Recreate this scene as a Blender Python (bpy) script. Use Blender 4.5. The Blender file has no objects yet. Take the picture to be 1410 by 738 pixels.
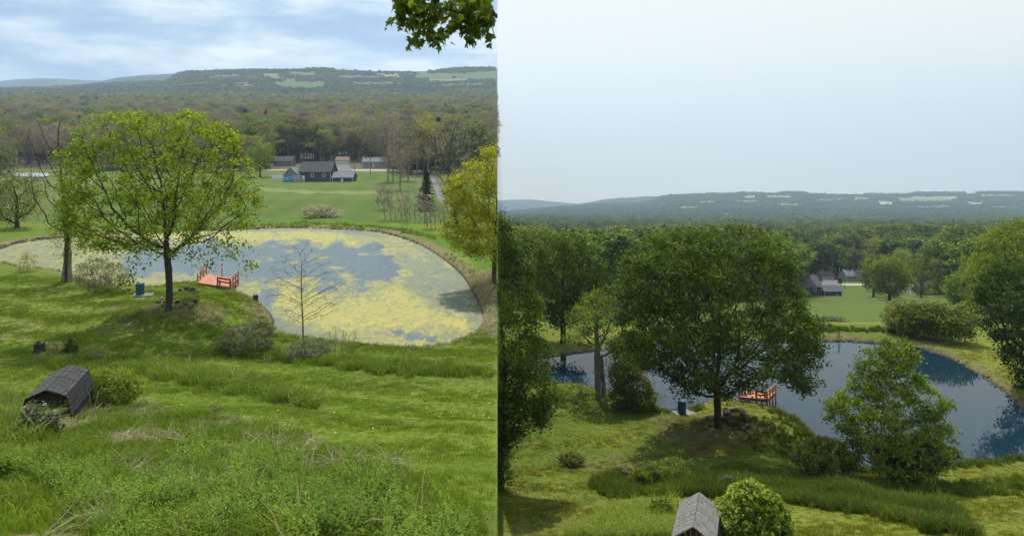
import bpy, bmesh, math, random
import numpy as np
from mathutils import Vector, Matrix
R = math.radians
scn = bpy.context.scene
COL = scn.collection
rng = np.random.default_rng(7)

# ------------------------------------------------------------------ camera
F = 1000.0; CX = 685.0; CY = 200.0          # focal length and eye level in photograph pixels
cam_d = bpy.data.cameras.new('camera'); cam = bpy.data.objects.new('camera', cam_d); COL.objects.link(cam)
cam_d.sensor_width = 36; cam_d.lens = 36*F/1410.0
cam_d.shift_x = 20/1410.0; cam_d.shift_y = -169/1410.0
cam_d.clip_start = 0.1; cam_d.clip_end = 60000
cam.location = (0, 0, 0); cam.rotation_euler = (R(90), 0, 0)
scn.camera = cam
# ------------------------------------------------------------------ world, sun, exposure
SUN_AZ = math.atan2(-0.07, 1.0)            # sun stands behind the trees, a little to the left
SUN_EL = R(57)
scn.view_settings.view_transform = 'Standard'; scn.view_settings.look = 'None'
scn.view_settings.exposure = 0.30; scn.view_settings.gamma = 1
wd = bpy.data.worlds.new('World'); scn.world = wd; wd.use_nodes = True
nt = wd.node_tree; nt.nodes.clear()
def N(t, typ, **k):
    n = t.nodes.new(typ)
    for a, b in k.items(): setattr(n, a, b)
    return n
def mathn(t, op, a, b=None, c=None, clamp=False):
    n = N(t, 'ShaderNodeMath', operation=op); n.use_clamp = clamp
    for i, v in enumerate((a, b, c)):
        if v is None: continue
        if isinstance(v, (int, float)): n.inputs[i].default_value = v
        else: t.links.new(v, n.inputs[i])
    return n.outputs[0]
def mixc(t, f, a, b, blend='MIX'):
    n = N(t, 'ShaderNodeMix', data_type='RGBA', blend_type=blend)
    for s, v in ((n.inputs[0], f), (n.inputs[6], a), (n.inputs[7], b)):
        if isinstance(v, (int, float)): s.default_value = v
        elif isinstance(v, tuple): s.default_value = (*v, 1) if len(v) == 3 else v
        else: t.links.new(v, s)
    return n.outputs[2]
def ramp(t, f, stops):
    n = N(t, 'ShaderNodeValToRGB'); t.links.new(f, n.inputs[0])
    e = n.color_ramp.elements
    while len(e) < len(stops): e.new(0.5)
    for i, (p, c) in enumerate(stops):
        e[i].position = p; e[i].color = (*c, 1) if isinstance(c, tuple) else (c, c, c, 1)
    return n.outputs[0]
def noise(t, vec, scale, detail=4, rough=0.55, dist=0.0):
    n = N(t, 'ShaderNodeTexNoise'); n.inputs['Scale'].default_value = scale
    n.inputs['Detail'].default_value = detail; n.inputs['Roughness'].default_value = rough
    n.inputs['Distortion'].default_value = dist
    if vec is not None: t.links.new(vec, n.inputs['Vector'])
    return n.outputs[0]
def mapping(t, vec, scale, loc=(0, 0, 0), rot=(0, 0, 0)):
    n = N(t, 'ShaderNodeMapping'); t.links.new(vec, n.inputs[0])
    n.inputs['Scale'].default_value = scale; n.inputs['Location'].default_value = loc; n.inputs['Rotation'].default_value = rot
    return n.outputs[0]
sky = N(nt, 'ShaderNodeTexSky', sky_type='NISHITA'); sky.sun_disc = False
sky.sun_elevation = SUN_EL; sky.sun_rotation = SUN_AZ; sky.dust_density = 2.0
tc = N(nt, 'ShaderNodeTexCoord').outputs['Generated']
sep = N(nt, 'ShaderNodeSeparateXYZ'); nt.links.new(tc, sep.inputs[0])
# both valleys lie on a slope: the sky reaches below eye level, so sample it just above the horizon there
zc = mathn(nt, 'MAXIMUM', sep.outputs[2], 0.02)
cmb = N(nt, 'ShaderNodeCombineXYZ'); nt.links.new(sep.outputs[0], cmb.inputs[0]); nt.links.new(sep.outputs[1], cmb.inputs[1]); nt.links.new(zc, cmb.inputs[2])
nt.links.new(cmb.outputs[0], sky.inputs[0])
n1 = noise(nt, mapping(nt, tc, (2.6, 2.6, 11.0), (3.1, 0.4, 1.7)), 2.6, 8, 0.60, 0.15)
n2 = noise(nt, mapping(nt, tc, (1.0, 1.0, 5.0), (0.3, 5.0, 2.2)), 1.6, 3, 0.5)
cl = mathn(nt, 'ADD', mathn(nt, 'MULTIPLY', n1, 0.75), mathn(nt, 'MULTIPLY', n2, 0.35))
clouds = ramp(nt, cl, [(0.43, (2.3, 3.7, 5.9)), (0.50, (3.6, 4.9, 6.7)), (0.57, (5.8, 6.8, 7.8)), (0.66, (8.6, 9.0, 9.2))])
pale_f = mathn(nt, 'MULTIPLY_ADD', sep.outputs[2], 1.6, 0.12, clamp=True)
pale = mixc(nt, pale_f, (9.3, 8.6, 7.4), (7.0, 7.9, 8.2))
left_f = mathn(nt, 'LESS_THAN', sep.outputs[0], 0.0)
veil = mixc(nt, left_f, pale, clouds)
skyc = mixc(nt, 0.86, sky.outputs[0], veil)
bg = N(nt, 'ShaderNodeBackground'); bg.inputs[1].default_value = 0.10
nt.links.new(skyc, bg.inputs[0])
wo = N(nt, 'ShaderNodeOutputWorld'); nt.links.new(bg.outputs[0], wo.inputs[0])
sd = bpy.data.lights.new('sun', 'SUN'); sd.energy = 4.2; sd.angle = R(0.6); sd.color = (1, 0.96, 0.88)
sun = bpy.data.objects.new('sun', sd); COL.objects.link(sun)
sv = Vector((math.sin(SUN_AZ)*math.cos(SUN_EL), math.cos(SUN_AZ)*math.cos(SUN_EL), math.sin(SUN_EL)))
sun.rotation_euler = sv.to_track_quat('Z', 'Y').to_euler()
scn.cycles.max_bounces = 5; scn.cycles.diffuse_bounces = 2; scn.cycles.glossy_bounces = 2
scn.cycles.transmission_bounces = 3; scn.cycles.transparent_max_bounces = 4; scn.cycles.volume_bounces = 0
scn.cycles.use_denoising = True
HAZE = 0.00015

# ------------------------------------------------------------------ numpy noise
_lat = np.random.default_rng(3).random((256, 256))
def vnoise(x, y):
    xi = np.floor(x).astype(int); yi = np.floor(y).astype(int); fx = x-xi; fy = y-yi
    fx = fx*fx*(3-2*fx); fy = fy*fy*(3-2*fy)
    a = _lat[xi % 256, yi % 256]; b = _lat[(xi+1) % 256, yi % 256]; c = _lat[xi % 256, (yi+1) % 256]; d = _lat[(xi+1) % 256, (yi+1) % 256]
    return (a*(1-fx)+b*fx)*(1-fy)+(c*(1-fx)+d*fx)*fy
def fbm(x, y, o=4):
    s = 0; a = 0.5; t = 0
    for i in range(o):
        s = s+a*vnoise(x*2**i+17.3*i, y*2**i+5.1*i); t += a; a *= 0.55
    return s/t
def sstep(a, b, x):
    t = np.clip((x-a)/(b-a), 0, 1); return t*t*(3-2*t)
def inpoly(px, py, poly):
    r = np.zeros(np.shape(px), bool); n = len(poly)
    for i in range(n):
        x1, y1 = poly[i]; x2, y2 = poly[(i+1) % n]
        if y1 == y2: continue
        c = ((y1 > py) != (y2 > py)) & (px < (x2-x1)*(py-y1)/(y2-y1)+x1)
        r ^= c
    return r
def sdf(px, py, poly):                       # positive outside
    d = np.full(np.shape(px), 1e9); n = len(poly)
    for i in range(n):
        x1, y1 = poly[i]; x2, y2 = poly[(i+1) % n]
        ex, ey = x2-x1, y2-y1
        t = np.clip(((px-x1)*ex+(py-y1)*ey)/(ex*ex+ey*ey+1e-9), 0, 1)
        d = np.minimum(d, np.hypot(px-x1-t*ex, py-y1-t*ey))
    return np.where(inpoly(px, py, poly), -d, d)
def smooth_poly(poly, k=6):                  # Catmull-Rom
    out = []; n = len(poly)
    for i in range(n):
        p0, p1, p2, p3 = [np.array(poly[(i+j-1) % n], float) for j in range(4)]
        for s in range(k):
            t = s/k
            out.append(tuple(0.5*((2*p1)+(-p0+p2)*t+(2*p0-5*p1+4*p2-p3)*t*t+(-p0+3*p1-3*p2+p3)*t**3)))
    return out
def near_poly(col, row, poly, edge=6, fx=.05, fy=.09):   # soft, ragged mask of a photo-space region lying on the ground
    d = sdf(col, row, poly)+(fbm(col*fx, row*fy, 3)-.5)*edge*2.2
    return sstep(edge*.5, -edge*.5, d)

# ------------------------------------------------------------------ object helpers
def tag(o, label=None, cat=None, group=None, kind=None):
    for k, v in (('label', label), ('category', cat), ('group', group), ('kind', kind)):
        if v: o[k] = v
    return o
def empty(name, loc, label=None, cat=None, group=None, rz=0):
    o = bpy.data.objects.new(name, None); COL.objects.link(o); o.location = loc; o.rotation_euler = (0, 0, rz)
    o.empty_display_size = 0.3
    return tag(o, label, cat, group)
def np_mesh(name, v, faces, mats, tone=None, col=None, smooth=False, midx=None, gain=1.0):
    """faces: list of int arrays (n,3) or (n,4)"""
    me = bpy.data.meshes.new(name)
    faces = [f for f in faces if len(f)]
    nl = sum(f.size for f in faces); nf = sum(len(f) for f in faces)
    me.vertices.add(len(v)); me.vertices.foreach_set('co', np.asarray(v, np.float32).ravel())
    me.loops.add(nl); me.polygons.add(nf)
    if nl:
        me.loops.foreach_set('vertex_index', np.concatenate([f.ravel() for f in faces]).astype(np.int32))
        st = []; c = 0
        for f in faces:
            k = f.shape[1]; st.append(c+np.arange(len(f))*k); c += f.size
        me.polygons.foreach_set('loop_start', np.concatenate(st).astype(np.int32))
    if tone is not None:
        a = me.attributes.new('tone', 'FLOAT', 'FACE'); a.data.foreach_set('value', np.asarray(tone, np.float32))
    if col is not None:
        a = me.attributes.new('Col', 'FLOAT_COLOR', 'POINT'); c4 = np.ones((len(v), 4), np.float32); c4[:, :col.shape[1]] = col*gain
        a.data.foreach_set('color', c4.ravel())
    if not isinstance(mats, (list, tuple)): mats = [mats]
    for m in mats: me.materials.append(m)
    if midx is not None: me.polygons.foreach_set('material_index', np.asarray(midx, np.int32))
    me.update(); me.validate()
    if smooth: me.polygons.foreach_set('use_smooth', np.ones(len(me.polygons), bool))
    return me
def link(name, me, parent=None, loc=None):
    o = bpy.data.objects.new(name, me); COL.objects.link(o)
    if parent: o.parent = parent
    if loc is not None: o.location = loc
    return o
class MB:
    """collects boxes, prisms and tubes into one mesh"""
    def __init__(s): s.v = []; s.f = []
    def add(s, vs, fs):
        o = len(s.v); s.v += [tuple(p) for p in vs]; s.f += [tuple(i+o for i in f) for f in fs]; return s
    def box(s, a, b, M=None):
        (x0, y0, z0), (x1, y1, z1) = a, b
        vs = [Vector(p) for p in ((x0,y0,z0),(x1,y0,z0),(x1,y1,z0),(x0,y1,z0),(x0,y0,z1),(x1,y0,z1),(x1,y1,z1),(x0,y1,z1))]
        if M is not None: vs = [M @ p for p in vs]
        return s.add(vs, [(0,3,2,1),(4,5,6,7),(0,1,5,4),(1,2,6,5),(2,3,7,6),(3,0,4,7)])
    def bar(s, p, q, w, h=None):
        p = Vector(p); q = Vector(q); h = h or w; d = q-p; L = d.length
        M = Matrix.Translation(p) @ d.to_track_quat('Z', 'Y').to_matrix().to_4x4()
        return s.box((-w/2, -h/2, 0), (w/2, h/2, L), M)
    def cyl(s, p, q, r0, r1=None, n=12, cap=True):
        r1 = r0 if r1 is None else r1; p = Vector(p); q = Vector(q); qt = (q-p).to_track_quat('Z', 'Y')
        vs = []
        for c, r in ((p, r0), (q, r1)):
            for i in range(n): vs.append(c+qt @ Vector((r*math.cos(i*2*math.pi/n), r*math.sin(i*2*math.pi/n), 0)))
        fs = [(i, (i+1) % n, (i+1) % n+n, i+n) for i in range(n)]
        if cap: fs += [tuple(range(n-1, -1, -1)), tuple(range(n, 2*n))]
        return s.add(vs, fs)
    def prism(s, prof, y0, y1):               # profile in x,z extruded along y
        n = len(prof)
        vs = [(x, y0, z) for x, z in prof]+[(x, y1, z) for x, z in prof]
        fs = [(i, (i+1) % n, (i+1) % n+n, i+n) for i in range(n)]+[tuple(range(n-1, -1, -1)), tuple(range(n, 2*n))]
        return s.add(vs, fs)
    def build(s, name, mat, parent=None, bevel=0, loc=None, jitter=0):
        me = bpy.data.meshes.new(name)
        vv = s.v
        if jitter:
            rr = random.Random(len(vv)); vv = [tuple(c+rr.uniform(-jitter, jitter) for c in p) for p in vv]
        me.from_pydata(vv, [], s.f); me.materials.append(mat)
        bm = bmesh.new(); bm.from_mesh(me); bmesh.ops.recalc_face_normals(bm, faces=bm.faces)
        if bevel: bmesh.ops.bevel(bm, geom=bm.edges[:], offset=bevel, segments=1, affect='EDGES')
        bm.to_mesh(me); bm.free(); me.update()
        return link(name, me, parent, loc)

# ------------------------------------------------------------------ materials
MATS = {}
def mat(name):
    m = bpy.data.materials.new(name); m.use_nodes = True; t = m.node_tree; t.nodes.clear()
    o = N(t, 'ShaderNodeOutputMaterial'); MATS[name] = m
    return m, t, o
def bump(t, h, strength, dist, normal=None):
    b = N(t, 'ShaderNodeBump'); b.inputs['Strength'].default_value = strength; b.inputs['Distance'].default_value = dist
    t.links.new(h, b.inputs['Height']); return b.outputs[0]
def simple(name, c1, c2, scale=6, rough=0.8, bmp=0.3, stretch=(1, 1, 1), dist=0.02, spec=0.3, rnd=0.0, coord='Object'):
    m, t, o = mat(name)
    tcn = N(t, 'ShaderNodeTexCoord').outputs[coord]
    v = mapping(t, tcn, stretch)
    n = noise(t, v, scale, 6, 0.6)
    nb = noise(t, v, scale*0.23, 3, 0.6)
    f = mathn(t, 'ADD', mathn(t, 'MULTIPLY', n, 0.65), mathn(t, 'MULTIPLY', nb, 0.35))
    c = ramp(t, f, [(0.32, c1), (0.66, c2)])
    if rnd:
        oi = N(t, 'ShaderNodeObjectInfo').outputs['Random']
        hs = N(t, 'ShaderNodeHueSaturation'); t.links.new(c, hs.inputs['Color'])
        t.links.new(mathn(t, 'MULTIPLY_ADD', oi, rnd*2, 1-rnd), hs.inputs['Value']); c = hs.outputs[0]
    p = N(t, 'ShaderNodeBsdfPrincipled'); t.links.new(c, p.inputs['Base Color'])
    p.inputs['Roughness'].default_value = rough; p.inputs['Specular IOR Level'].default_value = spec
    t.links.new(bump(t, n, bmp, dist), p.inputs['Normal'])
    t.links.new(p.outputs[0], o.inputs[0]); return m
def leafmat(name, dark, mid, light, trans=0.35, rnd=0.25, hue=0.03, patch=1.2, zones=0.02, zw=0.0):
    m, t, o = mat(name)
    at = N(t, 'ShaderNodeAttribute', attribute_name='tone').outputs['Fac']
    loc = N(t, 'ShaderNodeObjectInfo').outputs['Location']
    zone = noise(t, loc, zones, 3, 0.6)
    geo = N(t, 'ShaderNodeTexCoord').outputs['Object']
    n = noise(t, geo, patch, 3, 0.6)
    f = mathn(t, 'ADD', mathn(t, 'MULTIPLY', at, 0.6), mathn(t, 'MULTIPLY', n, 0.4))
    f = mathn(t, 'ADD', f, mathn(t, 'MULTIPLY_ADD', zone, 1.1*zw, -0.55*zw))
    c = ramp(t, f, [(0.22, dark), (0.5, mid), (0.78, light)])
    oi = N(t, 'ShaderNodeObjectInfo').outputs['Random']
    hs = N(t, 'ShaderNodeHueSaturation'); t.links.new(c, hs.inputs['Color'])
    t.links.new(mathn(t, 'MULTIPLY_ADD', oi, rnd*2, 1-rnd), hs.inputs['Value'])
    r2 = mathn(t, 'FRACT', mathn(t, 'MULTIPLY', oi, 7.31))
    t.links.new(mathn(t, 'MULTIPLY_ADD', r2, hue*2, 0.5-hue), hs.inputs['Hue'])
    d = N(t, 'ShaderNodeBsdfPrincipled'); t.links.new(hs.outputs[0], d.inputs['Base Color'])
    d.inputs['Roughness'].default_value = 0.65; d.inputs['Specular IOR Level'].default_value = 0.12
    tr = N(t, 'ShaderNodeBsdfTranslucent')
    warm = mixc(t, 1.0, hs.outputs[0], (1.25, 1.25, 0.55), 'MULTIPLY'); t.links.new(warm, tr.inputs[0])
    mx = N(t, 'ShaderNodeMixShader'); mx.inputs[0].default_value = trans
    t.links.new(d.outputs[0], mx.inputs[1]); t.links.new(tr.outputs[0], mx.inputs[2]); t.links.new(mx.outputs[0], o.inputs[0])
    return m
bark_dark = simple('bark_dark', (0.018, 0.014, 0.011), (0.075, 0.06, 0.045), 9, 0.95, 0.8, (2, 2, .5), 0.03)
bark_pale = simple('bark_pale', (0.07, 0.06, 0.05), (0.32, 0.29, 0.25), 7, 0.95, 0.8, (2, 2, .6), 0.03)
bark_grey = simple('bark_grey', (0.09, 0.078, 0.065), (0.25, 0.215, 0.18), 5, 0.95, 0.3, rnd=.2)
twig_mat = simple('twig_grey_brown', (0.21, 0.165, 0.125), (0.38, 0.31, 0.24), 3, 0.95, 0.0, rnd=.25)
leaf_spring = leafmat('leaf_spring_maple', (0.08, 0.125, 0.008), (0.18, 0.25, 0.012), (0.32, 0.38, 0.022), 0.45, 0.0, 0.0, 0.5)
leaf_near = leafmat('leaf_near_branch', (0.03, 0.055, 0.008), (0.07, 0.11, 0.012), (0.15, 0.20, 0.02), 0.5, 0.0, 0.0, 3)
leaf_yellow = leafmat('leaf_yellow', (0.15, 0.17, 0.006), (0.29, 0.305, 0.01), (0.46, 0.45, 0.02), 0.4, 0.0, 0.0, 0.5)
leaf_summer = leafmat('leaf_summer_maple', (0.032, 0.062, 0.006), (0.075, 0.125, 0.012), (0.165, 0.225, 0.024), 0.32, 0.0, 0.0, 0.5)
leaf_deep = leafmat('leaf_deep_green', (0.022, 0.045, 0.008), (0.045, 0.085, 0.014), (0.085, 0.14, 0.022), 0.28, 0.0, 0.0, 0.6)
leaf_fresh = leafmat('leaf_fresh_green', (0.075, 0.12, 0.01), (0.155, 0.215, 0.02), (0.29, 0.34, 0.04), 0.38, 0.12, 0.01, 0.8)
leaf_young = leafmat('leaf_young_tree', (0.065, 0.11, 0.01), (0.145, 0.21, 0.018), (0.29, 0.35, 0.04), 0.38, 0.0, 0.0, 0.8)
leaf_bright = leafmat('leaf_bright_green', (0.13, 0.19, 0.02), (0.27, 0.35, 0.045), (0.44, 0.5, 0.1), 0.35, 0.0, 0.0, 1.5)
leaf_olive = leafmat('leaf_olive_shrub', (0.085, 0.11, 0.022), (0.17, 0.2, 0.04), (0.29, 0.31, 0.08), 0.3, 0.12, 0.01, 0.8)
leaf_sage = leafmat('leaf_sage_shrub', (0.075, 0.09, 0.05), (0.15, 0.17, 0.095), (0.26, 0.28, 0.17), 0.3, 0.12, 0.01, 0.8)
leaf_bud = leafmat('leaf_budding', (0.2, 0.18, 0.045), (0.3, 0.26, 0.07), (0.4, 0.35, 0.09), 0.3, 0.30, 0.03, 0.2)
leaf_wood = leafmat('leaf_woodland', (0.05, 0.095, 0.012), (0.11, 0.175, 0.022), (0.19, 0.25, 0.038), 0.3, 0.40, 0.022, 0.2, zones=0.012, zw=0.9)
leaf_wood_l = leafmat('leaf_woodland_spring', (0.1, 0.14, 0.018), (0.185, 0.22, 0.03), (0.28, 0.31, 0.05), 0.3, 0.35, 0.03, 0.2, zones=0.012, zw=0.6)
leaf_blossom = leafmat('leaf_pale_blossom', (0.22, 0.20, 0.16), (0.36, 0.34, 0.28), (0.5, 0.48, 0.42), 0.3, 0.1, 0.01, 0.8)
leaf_red = leafmat('leaf_dark_red', (0.05, 0.012, 0.012), (0.10, 0.02, 0.022), (0.16, 0.035, 0.035), 0.3, 0.1, 0.0, 0.8)
needle = leafmat('needle_green', (0.012, 0.026, 0.012), (0.028, 0.048, 0.025), (0.05, 0.075, 0.04), 0.1, 0.25, 0.02, 0.6)
needle_blue = leafmat('needle_blue', (0.04, 0.06, 0.055), (0.09, 0.125, 0.12), (0.16, 0.20, 0.19), 0.1, 0.1, 0.01, 0.6)
needle_brown = leafmat('needle_old_spruce', (0.03, 0.028, 0.02), (0.055, 0.052, 0.036), (0.09, 0.085, 0.06), 0.1, 0.1, 0.01, 0.6)
canopy_l = leafmat('canopy_far_spring', (0.085, 0.115, 0.05), (0.145, 0.175, 0.075), (0.22, 0.26, 0.1), 0.1, 0.38, 0.04, 0.05, zones=0.006, zw=1.3)
canopy_r = leafmat('canopy_far_summer', (0.06, 0.115, 0.035), (0.1, 0.17, 0.045), (0.155, 0.235, 0.055), 0.1, 0.35, 0.02, 0.05, zones=0.004, zw=1.3)
grass_l = leafmat('grass_blade_spring', (0.08, 0.128, 0.01), (0.15, 0.225, 0.016), (0.25, 0.32, 0.035), 0.3, 0.25, 0.012, 1.5, zones=0.35, zw=0.5)
grass_r = leafmat('grass_blade_summer', (0.095, 0.108, 0.006), (0.17, 0.185, 0.01), (0.25, 0.26, 0.025), 0.3, 0.25, 0.012, 1.5, zones=0.35, zw=0.7)
grass_deep = leafmat('grass_blade_tall', (0.052, 0.082, 0.009), (0.105, 0.152, 0.016), (0.22, 0.26, 0.045), 0.3, 0.28, 0.012, 1.5, zones=0.5, zw=0.8)
weed_mat = leafmat('weed_leaf', (0.05, 0.1, 0.006), (0.105, 0.185, 0.01), (0.2, 0.29, 0.028), 0.3, 0.22, 0.012, 2, zones=0.9, zw=0.8)
straw = leafmat('dry_straw', (0.22, 0.18, 0.11), (0.38, 0.32, 0.2), (0.54, 0.48, 0.34), 0.2, 0.2, 0.01, 2)
litter = simple('litter', (0.05, 0.035, 0.022), (0.16, 0.12, 0.08), 20, 0.95, 0.4, rnd=.4)
flower = simple('dandelion_yellow', (0.65, 0.5, 0.01), (0.8, 0.62, 0.02), 20, 0.7, 0.1)
stone = simple('stone', (0.05, 0.042, 0.036), (0.20, 0.165, 0.14), 6, 0.95, 0.7, dist=.05, rnd=.35)
dark_stone = simple('dark_stone', (0.02, 0.017, 0.015), (0.075, 0.06, 0.052), 6, 0.95, 0.7, dist=.05, rnd=.35)
slab_m = simple('concrete_slab', (0.16, 0.155, 0.16), (0.28, 0.27, 0.27), 7, 0.9, 0.3)
redwood = simple('red_painted_wood', (0.33, 0.12, 0.06), (0.54, 0.225, 0.125), 4, 0.75, 0.2, (1, 6, 1), rnd=.12)
redwood_d = simple('dark_red_wood', (0.10, 0.03, 0.02), (0.20, 0.06, 0.04), 4, 0.8, 0.2, (1, 1, 1), rnd=.12)
drum = simple('blue_drum_plastic', (0.012, 0.055, 0.10), (0.022, 0.10, 0.17), 3, 0.45, 0.05)
shingle = simple('asphalt_shingle', (0.018, 0.018, 0.019), (0.075, 0.073, 0.07), 14, 0.95, 0.5, rnd=.2)
shingle_r = simple('weathered_shingle', (0.085, 0.08, 0.075), (0.21, 0.205, 0.19), 12, 0.95, 0.5, rnd=.15)
tarp = simple('black_felt_side', (0.010, 0.010, 0.011), (0.028, 0.028, 0.030), 5, 0.85, 0.3)
shedwood = simple('shed_wood', (0.022, 0.012, 0.009), (0.06, 0.032, 0.024), 6, 0.9, 0.4, (1, 1, .3), rnd=.2)
sid_navy = simple('siding_slate', (0.045, 0.055, 0.075), (0.062, 0.074, 0.10), 2, 0.7, 0.1)
sid_white = simple('siding_white', (0.55, 0.55, 0.55), (0.72, 0.72, 0.72), 2, 0.7, 0.1)
sid_blue = simple('siding_pale_blue', (0.20, 0.24, 0.27), (0.29, 0.33, 0.37), 2, 0.7, 0.1)
sid_grey = simple('siding_grey', (0.13, 0.14, 0.17), (0.2, 0.21, 0.25), 2, 0.7, 0.1)
roof_dark = simple('roof_charcoal', (0.035, 0.037, 0.045), (0.065, 0.068, 0.078), 3, 0.9, 0.2)
roof_plum = simple('roof_plum_grey', (0.075, 0.07, 0.085), (0.115, 0.11, 0.13), 3, 0.9, 0.2)
roof_red = simple('roof_faded_red', (0.15, 0.08, 0.07), (0.25, 0.15, 0.13), 3, 0.9, 0.2)
roof_grey = simple('roof_mid_grey', (0.11, 0.115, 0.13), (0.18, 0.185, 0.20), 3, 0.9, 0.2)
trim = simple('white_trim', (0.6, 0.6, 0.6), (0.75, 0.75, 0.75), 3, 0.6, 0.05)
glass = simple('window_glass', (0.02, 0.03, 0.04), (0.04, 0.05, 0.06), 1, 0.08, 0.0, spec=.6)
pool_w = simple('pool_water', (0.01, 0.25, 0.36), (0.02, 0.36, 0.48), 3, 0.08, 0.2, spec=.5)
pave = simple('asphalt_drive', (0.09, 0.09, 0.10), (0.15, 0.15, 0.165), 1.2, 0.9, 0.2)
road_m = simple('pale_road', (0.27, 0.25, 0.21), (0.40, 0.38, 0.33), 0.8, 0.9, 0.2)

def groundmat(name, fine):
    m, t, o = mat(name)
    c = N(t, 'ShaderNodeAttribute', attribute_name='Col').outputs['Color']
    obj = N(t, 'ShaderNodeTexCoord').outputs['Object']
    n1 = noise(t, obj, 9.0, 5, 0.75); n2 = noise(t, obj, 0.55, 5, 0.65); n3 = noise(t, mapping(t, obj, (1, 1.9, 1), rot=(0, 0, .3)), 2.4, 5, 0.7)
    s = mathn(t, 'ADD', mathn(t, 'MULTIPLY', n1, 0.9), mathn(t, 'ADD', mathn(t, 'MULTIPLY', n2, 0.7), mathn(t, 'MULTIPLY', n3, 0.8)))
    v = ramp(t, mathn(t, 'MULTIPLY', s, 0.42), [(0.32, 0.55), (0.5, 0.97), (0.70, 1.6)])
    cc = mixc(t, 1.0, c, v, 'MULTIPLY')
    yl = ramp(t, n3, [(0.45, 0.0), (0.75, 0.45)])
    cc = mixc(t, yl, cc, mixc(t, 1.0, cc, (1.35, 1.05, 0.9), 'MULTIPLY'))
    p = N(t, 'ShaderNodeBsdfPrincipled'); t.links.new(cc, p.inputs['Base Color'])
    p.inputs['Roughness'].default_value = 0.95; p.inputs['Specular IOR Level'].default_value = 0.1
    t.links.new(bump(t, s, 0.7, fine), p.inputs['Normal']); t.links.new(p.outputs[0], o.inputs[0])
    return m
ground_m = groundmat('ground_cover', 0.12)
def watermat(name, deep, rough, algae):
    m, t, o = mat(name)
    obj = N(t, 'ShaderNodeTexCoord').outputs['Object']
    p = N(t, 'ShaderNodeBsdfPrincipled'); p.inputs['Base Color'].default_value = (*deep, 1)
    p.inputs['Roughness'].default_value = rough; p.inputs['IOR'].default_value = 1.33; p.inputs['Specular IOR Level'].default_value = 0.5 if algae else 0.36
    w = noise(t, mapping(t, obj, (1, 1, 1)), 2.2, 3, 0.5)
    t.links.new(bump(t, w, 0.10, 0.02), p.inputs['Normal'])
    out = p.outputs[0]
    if algae:
        a = N(t, 'ShaderNodeAttribute', attribute_name='Col').outputs['Color']
        sp = N(t, 'ShaderNodeSeparateColor'); t.links.new(a, sp.inputs[0])
        fn = noise(t, mapping(t, obj, (1.0, 0.45, 1), rot=(0, 0, .5)), 1.6, 8, 0.72, 1.2)
        ff = noise(t, obj, 7.0, 6, 0.8)
        f = mathn(t, 'ADD', sp.outputs[0], mathn(t, 'ADD', mathn(t, 'MULTIPLY_ADD', fn, 2.0, -1.0), mathn(t, 'MULTIPLY_ADD', ff, 1.6, -0.8)))
        # colour: thin grey-green murk to thick yellow mat
        thick = mathn(t, 'ADD', sp.outputs[1], mathn(t, 'MULTIPLY_ADD', fn, 2.6, -1.3))
        thick = mathn(t, 'ADD', thick, mathn(t, 'MULTIPLY_ADD', ff, 2.2, -1.1))
        ac = ramp(t, thick, [(0.0, (0.085, 0.11, 0.085)), (0.40, (0.135, 0.15, 0.075)), (0.75, (0.225, 0.215, 0.055)), (1.0, (0.31, 0.275, 0.052))])
        al = N(t, 'ShaderNodeBsdfPrincipled'); t.links.new(ac, al.inputs['Base Color']); al.inputs['Roughness'].default_value = 0.7
        al.inputs['Specular IOR Level'].default_value = 0.3
        t.links.new(bump(t, ff, 0.5, 0.05), al.inputs['Normal'])
        mx = N(t, 'ShaderNodeMixShader'); t.links.new(ramp(t, f, [(0.05, 0.0), (0.35, 0.25), (0.85, 1.0)]), mx.inputs[0])
        t.links.new(p.outputs[0], mx.inputs[1]); t.links.new(al.outputs[0], mx.inputs[2]); out = mx.outputs[0]
    t.links.new(out, o.inputs[0]); return m

# ------------------------------------------------------------------ terrain
def table(kn):
    y = np.array([k[0] for k in kn], float); z = np.array([k[1] for k in kn], float)
    s = np.log(y+40); g = np.linspace(s[0], s[-1], 1500); zz = np.interp(g, s, z)
    k = np.hanning(31); k /= k.sum(); pad = np.pad(zz, 15, mode='edge'); zz = np.convolve(pad, k, 'valid')
    return lambda yy: np.interp(np.log(np.asarray(yy, float)+40), g, zz)
def rz(y, row): return (CY-row)*y/F
HALF = {}
L_ridge = [(-400,120),(-100,120),(0,119.5),(60,119),(100,116.5),(150,113),(225,109),(236,107),(243,99.5),(258,96.5),(300,95),(335,94),(420,93.5),(430,91.5),(470,93),(520,95.5),(600,95),(612,92.5),(640,91),(690,91),(760,90)]
R_ridge = [(600,292),(685,291),(740,286),(800,281),(850,279),(898,276),(906,270),(915,268),(960,266),(1020,263.5),(1070,264.5),(1085,262.5),(1120,263.5),(1150,266),(1190,265.5),(1250,266),(1260,263.5),(1340,263.5),(1365,262.5),(1410,263),(1700,262)]
L = dict(name='left', sgn=-1, lvl=-11.5, prof=table([(-20,-3.2),(2,-3.9),(6,-4.25),(9,-4.84),(15,-6.4),(21,-7.9),(30,-9.9),(37,-10.8),(43,-11.05),(110,-11.1),(160,-11.3),(230,-11.4),(300,-11.0),(400,-8),(600,6),(1000,40),(1500,90)]),
         y_h=1500., y_r=2300., ridge=L_ridge, row_h=140., tree_h=8)
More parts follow.
